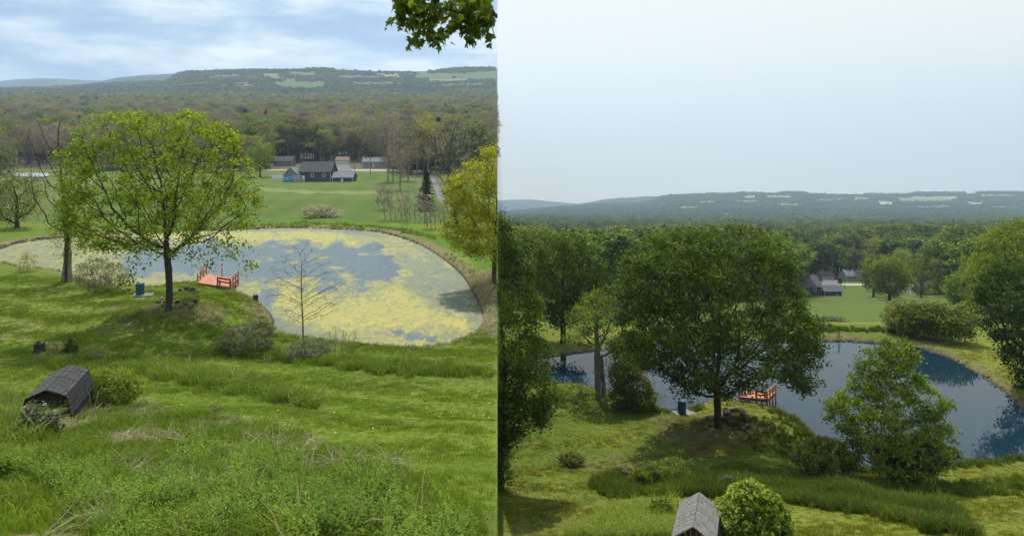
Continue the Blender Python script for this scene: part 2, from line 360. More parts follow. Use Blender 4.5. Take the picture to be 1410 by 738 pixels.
Rr = dict(name='right', sgn=1, lvl=-20.5, prof=table([(-20,-4),(2,-6.5),(10,-9.2),(20,-12.6),(29,-15.6),(34,-16.9),(40,-18.5),(45,-19.8),(52,-20.1),(81,-20.15),(90,-22.1),(110,-26.3),(150,-33.7),(200,-42.8),(265,-54.3),(300,-58.2),(330,-62.4),(450,-75.6),(600,-90),(1000,-127),(1500,-172),(2200,-231)]),
         y_h=2200., y_r=4500., ridge=R_ridge, row_h=305., tree_h=10)
L_pond = smooth_poly([(-40,352),(0,361),(35,371),(81,375),(110,386),(150,393),(185,397),(212,399),(240,394),(275,391),(300,394),(322,401),(345,412),(365,427),(374,442),(374,452),(390,461),(430,469),(480,477),(560,483),(600,480),(633,470),(660,455),(668,436),(657,410),(640,382),(612,357),(576,336),(527,321),(470,316),(400,314),(330,316),(250,319),(150,323),(90,327),(53,331),(21,336),(0,343)])
R_pond = smooth_poly([(715,505),(735,495),(760,490),(790,486),(830,481),(870,476),(950,471),(1083,470),(1135,469.5),(1162,469),(1192,471),(1230,474),(1265,479),(1297,488),(1327,502),(1365,525),(1390,544),(1410,563),(1450,590),(1450,615),(1410,632),(1380,636),(1320,641),(1250,648),(1180,650),(1145,638),(1130,616),(1120,597),(1105,584),(1080,571),(1055,561),(1020,554),(985,551),(960,560),(940,568),(915,569),(900,564),(880,555),(850,545),(820,536),(790,530),(765,531),(745,525),(722,516)])
for H, P in ((L, L_pond), (Rr, R_pond)):
    lv = H['lvl']; w = []
    for c, r in P:
        y = lv*F/(CY-r); w.append(((c-CX)/F*y, y))
    H['pond'] = w; H['pond_px'] = P
def ground_raw(H, x, y):
    y = np.asarray(y, float); x = np.asarray(x, float)
    col = CX+F*x/np.maximum(y, 1.0)
    z = H['prof'](np.minimum(y, H['y_h']))
    rid = np.interp(col, [p[0] for p in H['ridge']], [p[1] for p in H['ridge']])
    t = np.clip((y-H['y_h'])/(H['y_r']-H['y_h']), 0, 1)
    rowt = H['row_h']+(rid-H['row_h'])*(t**0.85)
    zh = (CY-rowt)*y/F-(H['tree_h'])*t
    wob = (fbm(x/260, y/260, 4)-.5)*((y-H['y_h'])/900*9+0)*np.sin(np.pi*t)
    z = np.where(y > H['y_h'], zh+wob, z)
    z = z-np.maximum(y-H['y_r'], 0)*0.25
    near = sstep(4, 12, y)*(1-sstep(60, 300, y))
    z = z+near*((fbm(x*.16, y*.16, 3)-.5)*0.5+(fbm(x*.9, y*.9, 2)-.5)*0.10)
    z = z+(fbm(x*.012+9, y*.012, 3)-.5)*3.0*sstep(110, 500, y)
    if H is L:
        mx, my = (250-CX)/F*45.5, 45.5
        z = z+1.15*np.exp(-(((x-mx)/4.8)**2+((y-my)/3.6)**2))
        bx, by = (300-CX)/F*50, 48.5
        z = z+0.35*np.exp(-(((x-bx)/3.5)**2+((y-by)/3)**2))
    else:
        mx, my = (1010-CX)/F*50.5, 50.8
        z = z+1.0*np.exp(-(((x-mx)/5.2)**2+((y-my)/3.6)**2))
    m = (y > 30) & (y < 130)
    s = np.full(z.shape, 50.0)
    if m.any(): s[m] = sdf(x[m], y[m], H['pond'])
    lv = H['lvl']
    out = (s > 0) & (s < 4.5)
    k = sstep(0, 4.5, s)
    z = np.where(out, (lv+0.10+0.28*sstep(0, .7, s))*(1-k)+z*k, z)
    z = np.where(s <= 0, lv+0.10-np.minimum(1.2, -s*0.6), z)
    return z, s
def ygrid(H):
    ys = np.concatenate([np.linspace(-20, 5, 14)[:-1], np.geomspace(5, 6000, 12000)])
    row = CY-F*H['prof'](np.minimum(ys, H['y_h']))/np.maximum(ys, 1)
    out = list(np.linspace(-20, 5, 12)); last = 1e9
    step = 1.7
    for y, r in zip(ys, row):
        if y <= 5: continue
        if y > H['y_h']: break
        if abs(last-r) >= step or y > out[-1]*1.035:
            out.append(y); last = r
    out += list(np.linspace(H['y_h'], H['y_r'], 70))+list(np.linspace(H['y_r'], H['y_r']*1.25, 5))[1:]
    return np.array(sorted(set(out)))
def build_table(H):
    ys = ygrid(H); us = np.concatenate([[0], np.linspace(0, 0.80, 400)[1:], np.linspace(0.80, 1.9, 40)[1:]])
    if H['sgn'] < 0: us = -us[::-1]
    U, Y = np.meshgrid(us, ys)
    # x = u*(y+k): the sheet keeps some width beside and behind the eye
    X = U*(Y+np.where(Y < 14, (14-Y)*1.0, 0.0))
    Z, S = ground_raw(H, X, Y)
    H.update(ys=ys, us=us, X=X, Y=Y, Z=Z, S=S)
for H in (L, Rr): build_table(H)
def gz(H, x, y):
    x = np.asarray(x, float); y = np.asarray(y, float)
    k = y+np.where(y < 14, 14-y, 0.0)
    u = np.clip(x/k, H['us'][0], H['us'][-1])
    fi = np.interp(y, H['ys'], np.arange(len(H['ys']))); fj = np.interp(u, H['us'], np.arange(len(H['us'])))
    i = np.clip(fi.astype(int), 0, len(H['ys'])-2); j = np.clip(fj.astype(int), 0, len(H['us'])-2); a = fi-i; b = fj-j; Z = H['Z']
    return (Z[i, j]*(1-b)+Z[i, j+1]*b)*(1-a)+(Z[i+1, j]*(1-b)+Z[i+1, j+1]*b)*a
_ym = np.geomspace(6, 4400, 2500)
def place(H, col, row):
    """the ground point that the photograph shows at (col,row)"""
    x = (col-CX)/F*_ym; z = gz(H, x, _ym); r = CY-F*z/_ym
    k = np.argmax(r <= row) if (r <= row).any() else len(_ym)-1
    return Vector((float(x[k]), float(_ym[k]), float(z[k])))
def at_y(H, col, y):
    x = (col-CX)/F*y; return Vector((x, y, float(gz(H, x, y))))
def proj(x, y, z): return CX+F*x/y, CY-F*z/y

def ground_colour(H):
    X, Y, S = H['X'], H['Y'], H['S']; Ys = np.maximum(Y, 2); col, row = proj(X, Ys, H['Z'])
    C = np.zeros(X.shape+(3,))
    def put(mask, c):
        for i in range(3): C[..., i] = C[..., i]*(1-mask)+c[i]*mask
    n = fbm(X*.11, Y*.11, 4); n2 = fbm(X*.5+4, Y*.5, 3); n3 = fbm(X*.03+2, Y*.03, 3)
    one = np.ones(X.shape)
    if H is L:
        put(one, (0.072, 0.112, 0.010))
        put(sstep(.45, .62, n), (0.095, 0.135, 0.014))
        put(.45*sstep(.2, .9, np.sin((Y+X*.4+1.5*n*4)*1.5))*(Y < 60), (0.13, 0.16, 0.025))
        put(sstep(.52, .70, n2)*.5, (0.11, 0.13, 0.03))
        # mown hay field beyond the pond
        fld = sstep(101, 106, Y)*(1-sstep(285, 300, Y)); put(fld, (0.052, 0.088, 0.014))
        put(fld*sstep(.45, .6, fbm(X*.02, Y*.05, 3))*.6, (0.075, 0.105, 0.025))
        stripe = (0.5+0.5*np.sin(X*0.9+Y*0.10)); put(fld*stripe*.3, (0.09, 0.12, 0.032))
        put(near_poly(col, row, [(350,259),(430,262),(520,264),(540,268),(430,267),(350,262)], 2)*.5, (0.17, 0.2, 0.08))
        put(near_poly(col, row, [(340,305),(420,300),(560,311),(640,330),(690,365),(690,395),(640,352),(560,322),(430,308),(340,312)], 3)*.7, (0.05, 0.11, 0.008))
        # lighter, drier lawn at the left
        put(near_poly(col, row, [(-80,380),(90,395),(160,420),(170,470),(120,560),(-80,640)], 14)*.75, (0.105, 0.135, 0.022))
        put(near_poly(col, row, [(-20,440),(60,446),(60,470),(-20,470)], 10)*.6, (0.17, 0.15, 0.07))
        put(near_poly(col, row, [(-60,650),(60,690),(90,738),(60,800),(-80,800)], 12)*.7, (0.12, 0.14, 0.03))
        # bare earth around the tree
        put(near_poly(col, row, [(150,420),(205,408),(240,415),(290,412),(320,430),(300,450),(230,455),(170,452)], 12)*.75, (0.10, 0.078, 0.045))
        put(near_poly(col, row, [(330,412),(350,415),(372,440),(372,455),(345,448),(330,430)], 6)*.8, (0.13, 0.11, 0.06))
        put(near_poly(col, row, [(330,400),(345,410),(330,430),(300,420),(290,405)], 6)*.5, (0.10, 0.12, 0.02))
        put(near_poly(col, row, [(290,470),(390,480),(480,490),(600,498),(690,505),(690,520),(600,512),(480,504),(380,492),(290,486)], 5)*.7, (0.15, 0.12, 0.07))
        rough = near_poly(col, row, [(-100,575),(60,560),(190,555),(300,580),(420,610),(520,640),(640,690),(690,720),(690,900),(-100,900)], 14)
        put(rough*.8, (0.07, 0.09, 0.02)); put(rough*sstep(.46, .66, n2), (0.17, 0.13, 0.075))
        put(near_poly(col, row, [(30,640),(90,690),(130,738),(60,738),(-20,660)], 8)*.6, (0.16, 0.12, 0.07))
        wood = sstep(292, 310, Y+(n3-.5)*30); put(wood, (0.085, 0.065, 0.042))
        put(sstep(.5, .6, n3)*wood*.5, (0.06, 0.075, 0.03))
        put(near_poly(col, row, [(560,236),(690,236),(690,250),(600,262),(560,250)], 5)*.6*(Y > 180), (0.10, 0.09, 0.05))
        put(near_poly(col, row, [(-60,226),(130,226),(130,262),(60,300),(-60,300)], 6)*.7, (0.09, 0.10, 0.035))
    else:
        put(one, (0.088, 0.118, 0.013))
        put(sstep(.45, .6, n)*.8, (0.115, 0.135, 0.016))
        put(.45*sstep(.2, .9, np.sin((Y-X*.3+1.5*n*4)*1.3))*(Y < 70), (0.15, 0.16, 0.03))
        put(sstep(.50, .66, n2)*.4, (0.13, 0.13, 0.03))
        put(sstep(.52, .36, n)*.5, (0.055, 0.09, 0.012))
        fld = sstep(92, 97, Y)*(1-sstep(296, 315, Y)); put(fld, (0.058, 0.085, 0.014))
        stripe = (0.5+0.5*np.sin(X*1.1-Y*0.22)); put(fld*stripe*.35, (0.085, 0.11, 0.022))
        put(fld*sstep(.5, .6, fbm(X*.02, Y*.04, 3))*.4, (0.06, 0.10, 0.018))
        put(near_poly(col, row, [(905,575),(985,570),(1060,580),(1060,612),(960,625),(900,606)], 12)*.65, (0.095, 0.075, 0.04))
        put(near_poly(col, row, [(770,630),(900,626),(950,648),(880,652),(770,642)], 6)*.5, (0.15, 0.12, 0.06))
        put(near_poly(col, row, [(690,660),(850,700),(880,738),(700,745)], 10)*.3, (0.14, 0.13, 0.04))
        put(near_poly(col, row, [(1000,640),(1100,650),(1300,672),(1420,668),(1420,680),(1300,684),(1100,664)], 5)*.45, (0.14, 0.14, 0.045))
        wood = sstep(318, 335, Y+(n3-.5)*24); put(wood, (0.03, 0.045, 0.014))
    pit = near_poly(col, row, [(246,402),(262,397),(275,404),(276,416),(262,424),(248,418)] if H is L else [(1000,566),(1022,562),(1034,574),(1030,590),(1010,590),(996,580)], 4)
    put(pit*.9, (0.018, 0.015, 0.013))
    # earth shoreline
    sh = np.exp(-((S-0.35)/0.55)**2)*(0.55+0.9*(n2-.3)); put(np.clip(sh, 0, 1)*(1.0 if H is L else .75), (0.17, 0.125, 0.075) if H is L else (0.12, 0.10, 0.055))
    put((S < 0.05)*1.0, (0.05, 0.045, 0.03))
    # fields and woods on the far slopes
    far = (Y > H['y_h']-150)
    put(far*1.0, (0.065, 0.066, 0.036) if H is L else (0.030, 0.050, 0.016))
    for poly, c in H['fields']:
        put(near_poly(col, row, poly, 1.4, .3, .6)*far*.9, tuple(q*(.62 if H is L else .8) for q in c))
    return C
L['fields'] = [([(280,104),(330,102),(332,104),(290,107)], (0.12, 0.16, 0.06)), ([(470,113),(540,112),(560,115),(500,117)], (0.11, 0.13, 0.06)), ([(600,115),(660,114),(680,117),(610,118)], (0.12, 0.15, 0.06)), ([(300,117),(350,116),(352,119),(310,119)], (0.13, 0.14, 0.08)), ([(360,101),(385,100),(386,106),(382,110),(365,106)], (0.17, 0.20, 0.045)), ([(398,99),(440,99),(440,102),(425,104),(398,102)], (0.12, 0.17, 0.04)),
    ([(384,109),(408,108),(410,111),(385,112)], (0.15, 0.2, 0.04)), ([(375,112),(450,112),(447,120),(400,121),(375,117)], (0.085, 0.15, 0.035)),
    ([(460,92.5),(540,95),(590,98),(590,100),(500,98),(460,96)], (0.075, 0.13, 0.035)), ([(525,102),(552,102),(552,107),(530,106)], (0.32, 0.28, 0.07)), ([(465,104),(525,104),(525,107),(465,107)], (0.14, 0.14, 0.05)),
    ([(570,101),(640,100),(687,97),(687,104),(640,108),(570,108)], (0.08, 0.15, 0.035)), ([(590,109),(645,108),(645,111),(590,112)], (0.2, 0.21, 0.15)), ([(640,107),(690,106),(690,109),(640,109)], (0.10, 0.14, 0.06)),
    ([(560,94),(600,95),(600,97),(560,97)], (0.12, 0.16, 0.05))]
Rr['fields'] = [([(920,285),(960,284),(965,287),(925,287)], (0.14, 0.18, 0.07)), ([(1010,276),(1045,275.5),(1048,278),(1015,278)], (0.16, 0.18, 0.07)), ([(1345,268),(1395,267.5),(1400,270),(1350,270.5)], (0.2, 0.2, 0.1)), ([(1120,274),(1160,273.5),(1162,276),(1125,276)], (0.15, 0.18, 0.07)), ([(1260,284),(1310,283),(1312,285.5),(1265,286)], (0.14, 0.17, 0.07)), ([(1360,284),(1400,283.5),(1402,286),(1365,286)], (0.18, 0.18, 0.09)), ([(960,277),(985,276.5),(987,278.5),(962,279)], (0.15, 0.18, 0.07)), ([(1022,269),(1042,269),(1040,274),(1026,273)], (0.36, 0.31, 0.20)), ([(1054,269),(1092,269),(1090,272),(1056,272)], (0.30, 0.27, 0.16)),
    ([(1105,263.5),(1190,265),(1190,268),(1120,267)], (0.19, 0.22, 0.085)), ([(1175,271),(1198,272),(1198,275),(1176,275)], (0.17, 0.20, 0.09)),
    ([(1207,277),(1230,278),(1230,282),(1212,282)], (0.40, 0.33, 0.22)), ([(1232,272),(1300,271),(1318,272),(1310,277),(1240,277)], (0.16, 0.19, 0.08)),
    ([(1255,270.5),(1320,270.5),(1320,273),(1255,273)], (0.30, 0.29, 0.16)), ([(1328,262.5),(1345,262.5),(1345,267),(1330,267)], (0.28, 0.23, 0.16)),
    ([(1330,278),(1355,278),(1355,281),(1330,281)], (0.26, 0.25, 0.14)), ([(1070,280),(1105,280),(1105,283),(1070,283)], (0.18, 0.2, 0.09)), ([(990,294),(1005,294),(1005,296),(990,296)], (0.2, 0.2, 0.09))]
for H in (L, Rr):
    ny, nx = H['X'].shape
    C = ground_colour(H)
    v = np.stack([H['X'], H['Y'], H['Z']], -1).reshape(-1, 3); c = C.reshape(-1, 3)
    ii = (np.arange(ny-1)[:, None]*nx+np.arange(nx-1)[None, :]).ravel()
    f = np.stack([ii, ii+1, ii+nx+1, ii+nx], 1)
    # earth bank that closes the sheet along the line where the two valleys meet
    e = (nx-1) if H is L else 0
    rim = np.arange(ny)*nx+e; nb = len(v)
    low = v[rim].copy(); low[:, 2] = np.minimum(Rr['Z'][:, 0].min()*0+np.interp(v[rim][:, 1], Rr['ys'], Rr['Z'][:, 0]), low[:, 2])-1.5
    v = np.vstack([v, low]); c = np.vstack([c, np.tile([0.09, 0.07, 0.045], (ny, 1))])
    k = np.arange(ny-1); f2 = np.stack([rim[k], nb+k, nb+k+1, rim[k+1]], 1)
    if H is L: f2 = f2[:, ::-1][:, :]
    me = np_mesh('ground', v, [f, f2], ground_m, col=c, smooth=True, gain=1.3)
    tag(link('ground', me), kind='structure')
    H['C'] = C

def hill(H, y, pts, colr, name):
    """a farther ridge: front slope up to the crest, then down behind it"""
    cols = np.linspace(pts[0][0], pts[-1][0], 160); rows = np.interp(cols, [p[0] for p in pts], [p[1] for p in pts])+(fbm(cols*.06, cols*0+3, 4)-.5)*1.2
    base = 132. if H is L else 300.
    V = []
    for t in np.linspace(0, 1, 14):
        yy = y*(0.72+0.28*t); rr = base+(rows-base)*t**.8
        V.append(np.stack([(cols-CX)/F*yy, np.full_like(cols, yy), (CY-rr)/F*yy], 1))
    yy = y*1.15; V.append(np.stack([(cols-CX)/F*yy, np.full_like(cols, yy), (CY-rows)/F*y-y*.05], 1))
    v = np.vstack(V); n = len(cols); ii = (np.arange(len(V)-1)[:, None]*n+np.arange(n-1)[None]).ravel()
    keep = (v[:, 0] < 0) if H is L else (v[:, 0] > 0)
    v[:, 0] = np.minimum(v[:, 0], 0) if H is L else np.maximum(v[:, 0], 0)
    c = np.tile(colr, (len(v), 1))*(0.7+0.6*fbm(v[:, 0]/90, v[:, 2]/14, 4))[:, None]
    tag(link(name, np_mesh(name, v, [np.stack([ii, ii+1, ii+n+1, ii+n], 1)], ground_m, col=c, smooth=True)), kind='structure')
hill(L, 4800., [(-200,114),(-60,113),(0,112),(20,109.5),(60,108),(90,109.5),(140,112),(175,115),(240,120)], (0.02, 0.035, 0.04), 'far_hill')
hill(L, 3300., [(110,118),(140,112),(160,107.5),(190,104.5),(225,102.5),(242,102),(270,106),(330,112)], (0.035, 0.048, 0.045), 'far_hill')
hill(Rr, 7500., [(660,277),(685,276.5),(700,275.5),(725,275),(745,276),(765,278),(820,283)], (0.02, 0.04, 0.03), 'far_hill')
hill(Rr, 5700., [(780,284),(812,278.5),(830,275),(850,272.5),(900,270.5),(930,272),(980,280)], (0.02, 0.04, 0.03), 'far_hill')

# ------------------------------------------------------------------ ponds
def pond(H, m, name, step=2.0):
    P = np.array(H['pond_px']); lv = H['lvl']
    c0, c1 = P[:, 0].min()-12, P[:, 0].max()+12; r0, r1 = P[:, 1].min()-4, P[:, 1].max()+10
    cols = np.arange(c0, c1, step); rows = np.arange(r0, r1, step)
    CC, RR = np.meshgrid(cols, rows); Y = lv*F/(CY-RR); X = (CC-CX)/F*Y
    if H is L: X = np.minimum(X, 0)
    S = sdf(X, Y, H['pond']); nx = len(cols)
    ii = (np.arange(len(rows)-1)[:, None]*nx+np.arange(nx-1)[None]).ravel()
    keep = S.ravel()[ii] < 0.9
    v = np.stack([X, Y, np.full_like(X, lv)], -1).reshape(-1, 3)
    f = np.stack([ii, ii+nx, ii+nx+1, ii+1], 1)[keep]
    f = f[:, ::-1]
    used = np.unique(f); rm = np.full(len(v), -1); rm[used] = np.arange(len(used))
    A = np.zeros(v.shape); 
    if H is L:
        col, row = CC, RR
        al = np.full(CC.shape, 1.0); th = np.full(CC.shape, 0.62)
        op = near_poly(col, row, [(150,352),(215,340),(300,336),(351,333),(393,328),(446,336),(513,336),(541,352),(558,371),(535,380),(541,386),(499,396),(480,388),(440,392),(418,377),(383,379),(365,392),(379,402),(378,436),(366,428),(345,404),(352,397),(330,383),(270,378),(215,380),(170,372)], 15, .045, .10)
        al = al-op*1.15
        for (cx, cy, rx, ry) in ((475,379,16,4.5),(462,369,12,2.5),(372,357,6,2.5),(405,362,8,3),(352,361,8,3),(440,355,18,2),(340,392,30,7),(300,386,30,5),(398,346,7,2),(420,383,20,4),(500,350,10,1.5),(480,341,8,1.2)):
            al = np.maximum(al, 1.0*np.exp(-(((col-cx)/rx)**2+((row-cy)/ry)**2)*1.2))
        dk = near_poly(col, row, [(535,452),(570,458),(600,464),(598,470),(560,466),(540,458)], 4, .08, .16); al = al-dk*.75
        dk2 = near_poly(col, row, [(440,372),(500,398),(520,402),(480,410),(440,400)], 6); al = al-dk2*.25
        # grey, thin scum: along the shores and the right-hand side
        th = th-0.34*near_poly(col, row, [(470,316),(560,328),(640,378),(680,420),(680,470),(655,465),(640,440),(600,420),(560,395),(575,372),(540,345),(480,328)], 12, .03, .06)
        th = th-0.35*near_poly(col, row, [(360,430),(420,455),(480,470),(560,482),(480,486),(380,470)], 8)
        th = th+0.30*near_poly(col, row, [(470,420),(560,392),(600,430),(660,450),(560,450),(480,450),(420,440),(380,420),(390,400)], 14)
        th = th+0.3*near_poly(col, row, [(200,316),(420,313),(560,330),(590,360),(540,345),(420,331),(200,334)], 6)
        th = th-0.45*near_poly(col, row, [(250,312),(420,311),(500,316),(500,322),(400,319),(250,321)], 3)
        th = th-0.12*near_poly(col, row, [(-40,340),(90,325),(90,380),(-40,366)], 6)
        A[:, 0] = al.ravel(); A[:, 1] = th.ravel()
    v2 = v[used]; 
    me = np_mesh(name, v2, [rm[f]], m, col=A[used], smooth=True)
    tag(link(name, me), kind='structure')
water_l = watermat('water_with_algae', (0.06, 0.085, 0.085), 0.22, True)
water_r = watermat('water_dark_blue', (0.008, 0.026, 0.040), 0.02, False)
pond(L, water_l, 'pond_water'); pond(Rr, water_r, 'pond_water', 3.0)

# ------------------------------------------------------------------ trees
def colonize(att, trunk, step, kill, iters=90, up=0.12, infl=1e9, maxn=6000):
    nodes = [np.array(p, float) for p in trunk]; par = [i-1 for i in range(len(trunk))]
    P = np.array(nodes); att = np.array(att, float)
    D = np.full(len(att), 1e18); I = np.zeros(len(att), int)
    def upd(k0):
        nonlocal D, I
        new = np.array(nodes[k0:])
        for s in range(0, len(new), 400):
            d = ((att[:, None]-new[None, s:s+400])**2).sum(-1); j = d.argmin(1); dm = d[np.arange(len(att)), j]
            b = dm < D; D[b] = dm[b]; I[b] = j[b]+k0+s
    upd(0)
    for it in range(iters):
        if not len(att) or len(nodes) > maxn: break
        pos = np.array(nodes)
        act = D < infl*infl
        if not act.any(): break
        d = att[act]-pos[I[act]]; d /= np.linalg.norm(d, axis=1)[:, None]+1e-9
        acc = np.zeros((len(nodes), 3)); np.add.at(acc, I[act], d)
        idx = np.unique(I[act]); k0 = len(nodes)
        for i in idx:
            v = acc[i]; n = np.linalg.norm(v)
            if n < 1e-6: continue
            v = v/n; v[2] += up; v = v+rng.normal(0, 0.12, 3); v /= np.linalg.norm(v)
            nodes.append(pos[i]+v*step); par.append(int(i))
        upd(k0)
        k = D > kill*kill; att, D, I = att[k], D[k], I[k]
    return np.array(nodes), np.array(par)
def radii(par, r_tip, r_base, e=2.4):
    n = len(par); s = np.zeros(n); ch = np.zeros(n, int)
    for i in range(n-1, 0, -1):
        if s[i] == 0: s[i] = 1.0
        s[par[i]] += s[i]; ch[par[i]] += 1
    s[0] = max(s[0], 1); r = s**(1/e)
    r = r_tip+(r_base-r_tip)*((r-1)/(r.max()-1+1e-9))
    return r, ch
def tubes(nodes, par, r, sides=5, wob=0.0, flare=0.0):
    """connected limbs: the main child goes on from its parent's ring, side limbs start with a ring of their own"""
    n = len(nodes); V = []; Fq = []; ring = {}
    ang = np.arange(sides)*2*np.pi/sides; ca, sa = np.cos(ang), np.sin(ang)
    best = {}
    for i in range(1, n):
        p = par[i]
        if p not in best or r[i] > r[best[p]]: best[p] = i
    def mk(c, d, rad):
        d = d/(np.linalg.norm(d)+1e-9); a = np.cross(d, [0.31, 0.95, 0.05]); a /= np.linalg.norm(a)+1e-9; b = np.cross(d, a)
        rr = rad*(1+wob*rng.normal(0, 1, sides))
        k = len(V)*sides; V.append(c+(ca*rr)[:, None]*a+(sa*rr)[:, None]*b); return k
    ring[0] = mk(nodes[0]-np.array([0, 0, .12]), np.array([0, 0, 1.]), r[0]*(1+flare))
    q = np.arange(sides); q2 = (q+1) % sides
    for i in range(1, n):
        p = par[i]; d = nodes[i]-nodes[p]
        a = ring[p] if (best[p] == i and p in ring) else mk(nodes[p], d, min(r[i]*1.15, r[p]))
        b = mk(nodes[i], d, r[i]); ring[i] = b
        Fq.append(np.stack([a+q, a+q2, b+q2, b+q], 1))
    return np.vstack(V), np.vstack(Fq)
def leaves(cent, size, spread, up=0.4, per=1, clip=0, seed=0, droop=0.0, aspect=0.6, fold=True):
    """small pointed leaf faces (four corners, slightly folded) around the given points"""
    g = np.random.default_rng(seed+11)
    c = np.repeat(cent, per, 0); n = len(c); c = c+g.normal(0, 1, (n, 3))*np.array([spread, spread, spread*.7])
    nrm = g.normal(0, 1, (n, 3)); nrm[:, 2] = np.abs(nrm[:, 2])+up; nrm /= np.linalg.norm(nrm, axis=1)[:, None]
    a = np.cross(nrm, g.normal(0, 1, (n, 3))); a /= np.linalg.norm(a, axis=1)[:, None]+1e-9; a[:, 2] -= droop; b = np.cross(nrm, a)
    s = size*(0.6+0.8*g.random(n))[:, None]
    v = np.stack([c-a*s*.5, c+b*s*.5*aspect+nrm*s*.08, c+a*s*.5-np.array([0, 0, 1])*s*.12, c-b*s*.5*aspect+nrm*s*.08], 1)
    tone = np.clip(g.normal(.5, .2, n)+0.35*(fbm(c[:, 0]*.9+c[:, 2]*.4, c[:, 2]*.9+c[:, 1]*.7, 2)-.5)*2, 0, 1)
    if clip:
        k = (v[:, :, 0]*clip > 0.0).all(1); v = v[k]; tone = tone[k]
    m = len(v); f = np.arange(m*4).reshape(m, 4)
    return v.reshape(-1, 3), f, tone
def clip_tubes(v, f, clip):
    if not clip or not len(f): return v, f
    k = (v[f][:, :, 0]*clip > 0).all(1); f = f[k]
    u = np.unique(f); rm = np.full(len(v), -1); rm[u] = np.arange(len(u)); return v[u], rm[f]
def env_points(poly, n, y0, shell=0.5, depth=0.85, seed=0, yoff=0.0):
    """points inside a crown: its outline as seen, given a round depth of its own"""
    g = np.random.default_rng(seed+5); P = np.array(poly, float)
    (c0, r0), (c1, r1) = P.min(0), P.max(0)
    pts = g.random((n*5, 2))*[c1-c0, r1-r0]+[c0, r0]; pts = pts[inpoly(pts[:, 0], pts[:, 1], poly)][:n]
    rr = np.linspace(r0, r1, 60); L0 = []; L1 = []
    cc = np.linspace(c0, c1, 160)
    for r in rr:
        k = inpoly(cc, np.full_like(cc, r), poly)
        L0.append(cc[k].min() if k.any() else np.nan); L1.append(cc[k].max() if k.any() else np.nan)
    L0 = np.array(L0); L1 = np.array(L1); ok = ~np.isnan(L0)
    a = np.interp(pts[:, 1], rr[ok], L0[ok]); b = np.interp(pts[:, 1], rr[ok], L1[ok])
    hw = np.maximum((b-a)/2, 2); mid = (a+b)/2; dx = (pts[:, 0]-mid)/hw
    lim = np.sqrt(np.clip(1-dx*dx, 0.02, 1))*hw*depth
    t = g.random(len(pts))*2-1; t = np.sign(t)*np.abs(t)**(1-shell*.6)
    dy = t*lim/F*y0
    return np.stack([(pts[:, 0]-CX)/F*y0, y0+yoff+dy, (CY-pts[:, 1])/F*y0], 1)
def blob_poly(cx, cy, rx, ry, seed=0, amp=.16, flat=0.0):
    g = np.random.default_rng(seed); n = 26; ph = g.random(6)*6.28; out = []
    for i in range(n):
        a = 2*math.pi*i/n; k = 1+amp*sum(math.sin((j+2)*a+ph[j])/(j+1.5) for j in range(5))
        y = math.sin(a)*ry*k
        if y > 0 and flat: y *= (1-flat)
        out.append((cx+math.cos(a)*rx*k, cy+y))
    return out
def hero_tree(name, H, base, poly, label, cat='tree', group=None, y0=None, n_att=900, n_leaf=9000, size=.16, step=.35, kill=.55, fork=.28,
              r_base=.2, r_tip=.012, bark=None, leafm=None, shell=.5, spread=.22, seed=0, sides=6, clip=True, depth=.85, up=.12, per=1, lean=0.0, cluster=16,
              extra=None, wob=.06, aspect=.6, stems=1, droop=0.0):
    global rng
    rng = np.random.default_rng(seed+100)
    b = place(H, *base) if y0 is None else at_y(H, base[0], y0)
    y0 = b.y; P = np.array(poly); top = P[:, 1].min(); zt = (CY-top)/F*y0
    att = env_points(poly, n_att, y0, shell, depth, seed)
    zf = b.z+(zt-b.z)*fork; cx = att[:, 0].mean()
    tr = []; k = max(3, int((zf-b.z)/step)+1); ph = rng.random(2)*6
    for i in range(k):
        t = i/(k-1); z = b.z-.1+(zf-b.z+.1)*t
        tr.append((b.x+(cx-b.x)*lean*t+.04*math.sin(ph[0]+z*1.1), b.y+.04*math.sin(ph[1]+z), z))
    nodes, par = colonize(att, tr, step, kill, up=up)
    r, ch = radii(par, r_tip, r_base)
    v, f = tubes(nodes, par, r, sides, wob, .35)
    cs = H['sgn'] if clip else 0
    v, f = clip_tubes(v, f, cs)
    o = empty(name, b, label, cat, group)
    off = np.array(b)
    link('trunk', np_mesh('trunk', v-off, [f], bark or bark_dark, smooth=True), o)
    if n_leaf:
        tips = nodes[(ch == 0)]; thin = nodes[r < r_tip*3.0]
        src = np.vstack([np.repeat(tips, 3, 0), thin, att])
        g = np.random.default_rng(seed+3)
        nc = max(60, n_leaf//cluster); cen = src[g.choice(len(src), nc)]; wt = g.random(nc)**1.5+.1; w = g.choice(nc, n_leaf, p=wt/wt.sum()); src = cen
        loose = g.random(n_leaf) < .25
        P_ = src[w]+g.normal(0, 1, (n_leaf, 3))*np.where(loose, spread*1.1, spread*.4)[:, None]*np.array([1, 1, .55])
        lv, lf, tone = leaves(P_, size, spread, clip=cs, seed=seed, aspect=aspect, droop=droop)
        vs = [lv]; fs = [lf]; tn = [tone]
        if extra is not None:
            ev, ef, et = leaves(extra, size, spread*.8, clip=cs, seed=seed+1, aspect=aspect, droop=.3); vs.append(ev); fs.append(ef+len(lv)); tn.append(et)
        link('crown', np_mesh('crown', np.vstack(vs)-off, [np.vstack(fs)], leafm, tone=np.concatenate(tn)), o)
    return o
exec_objects = True

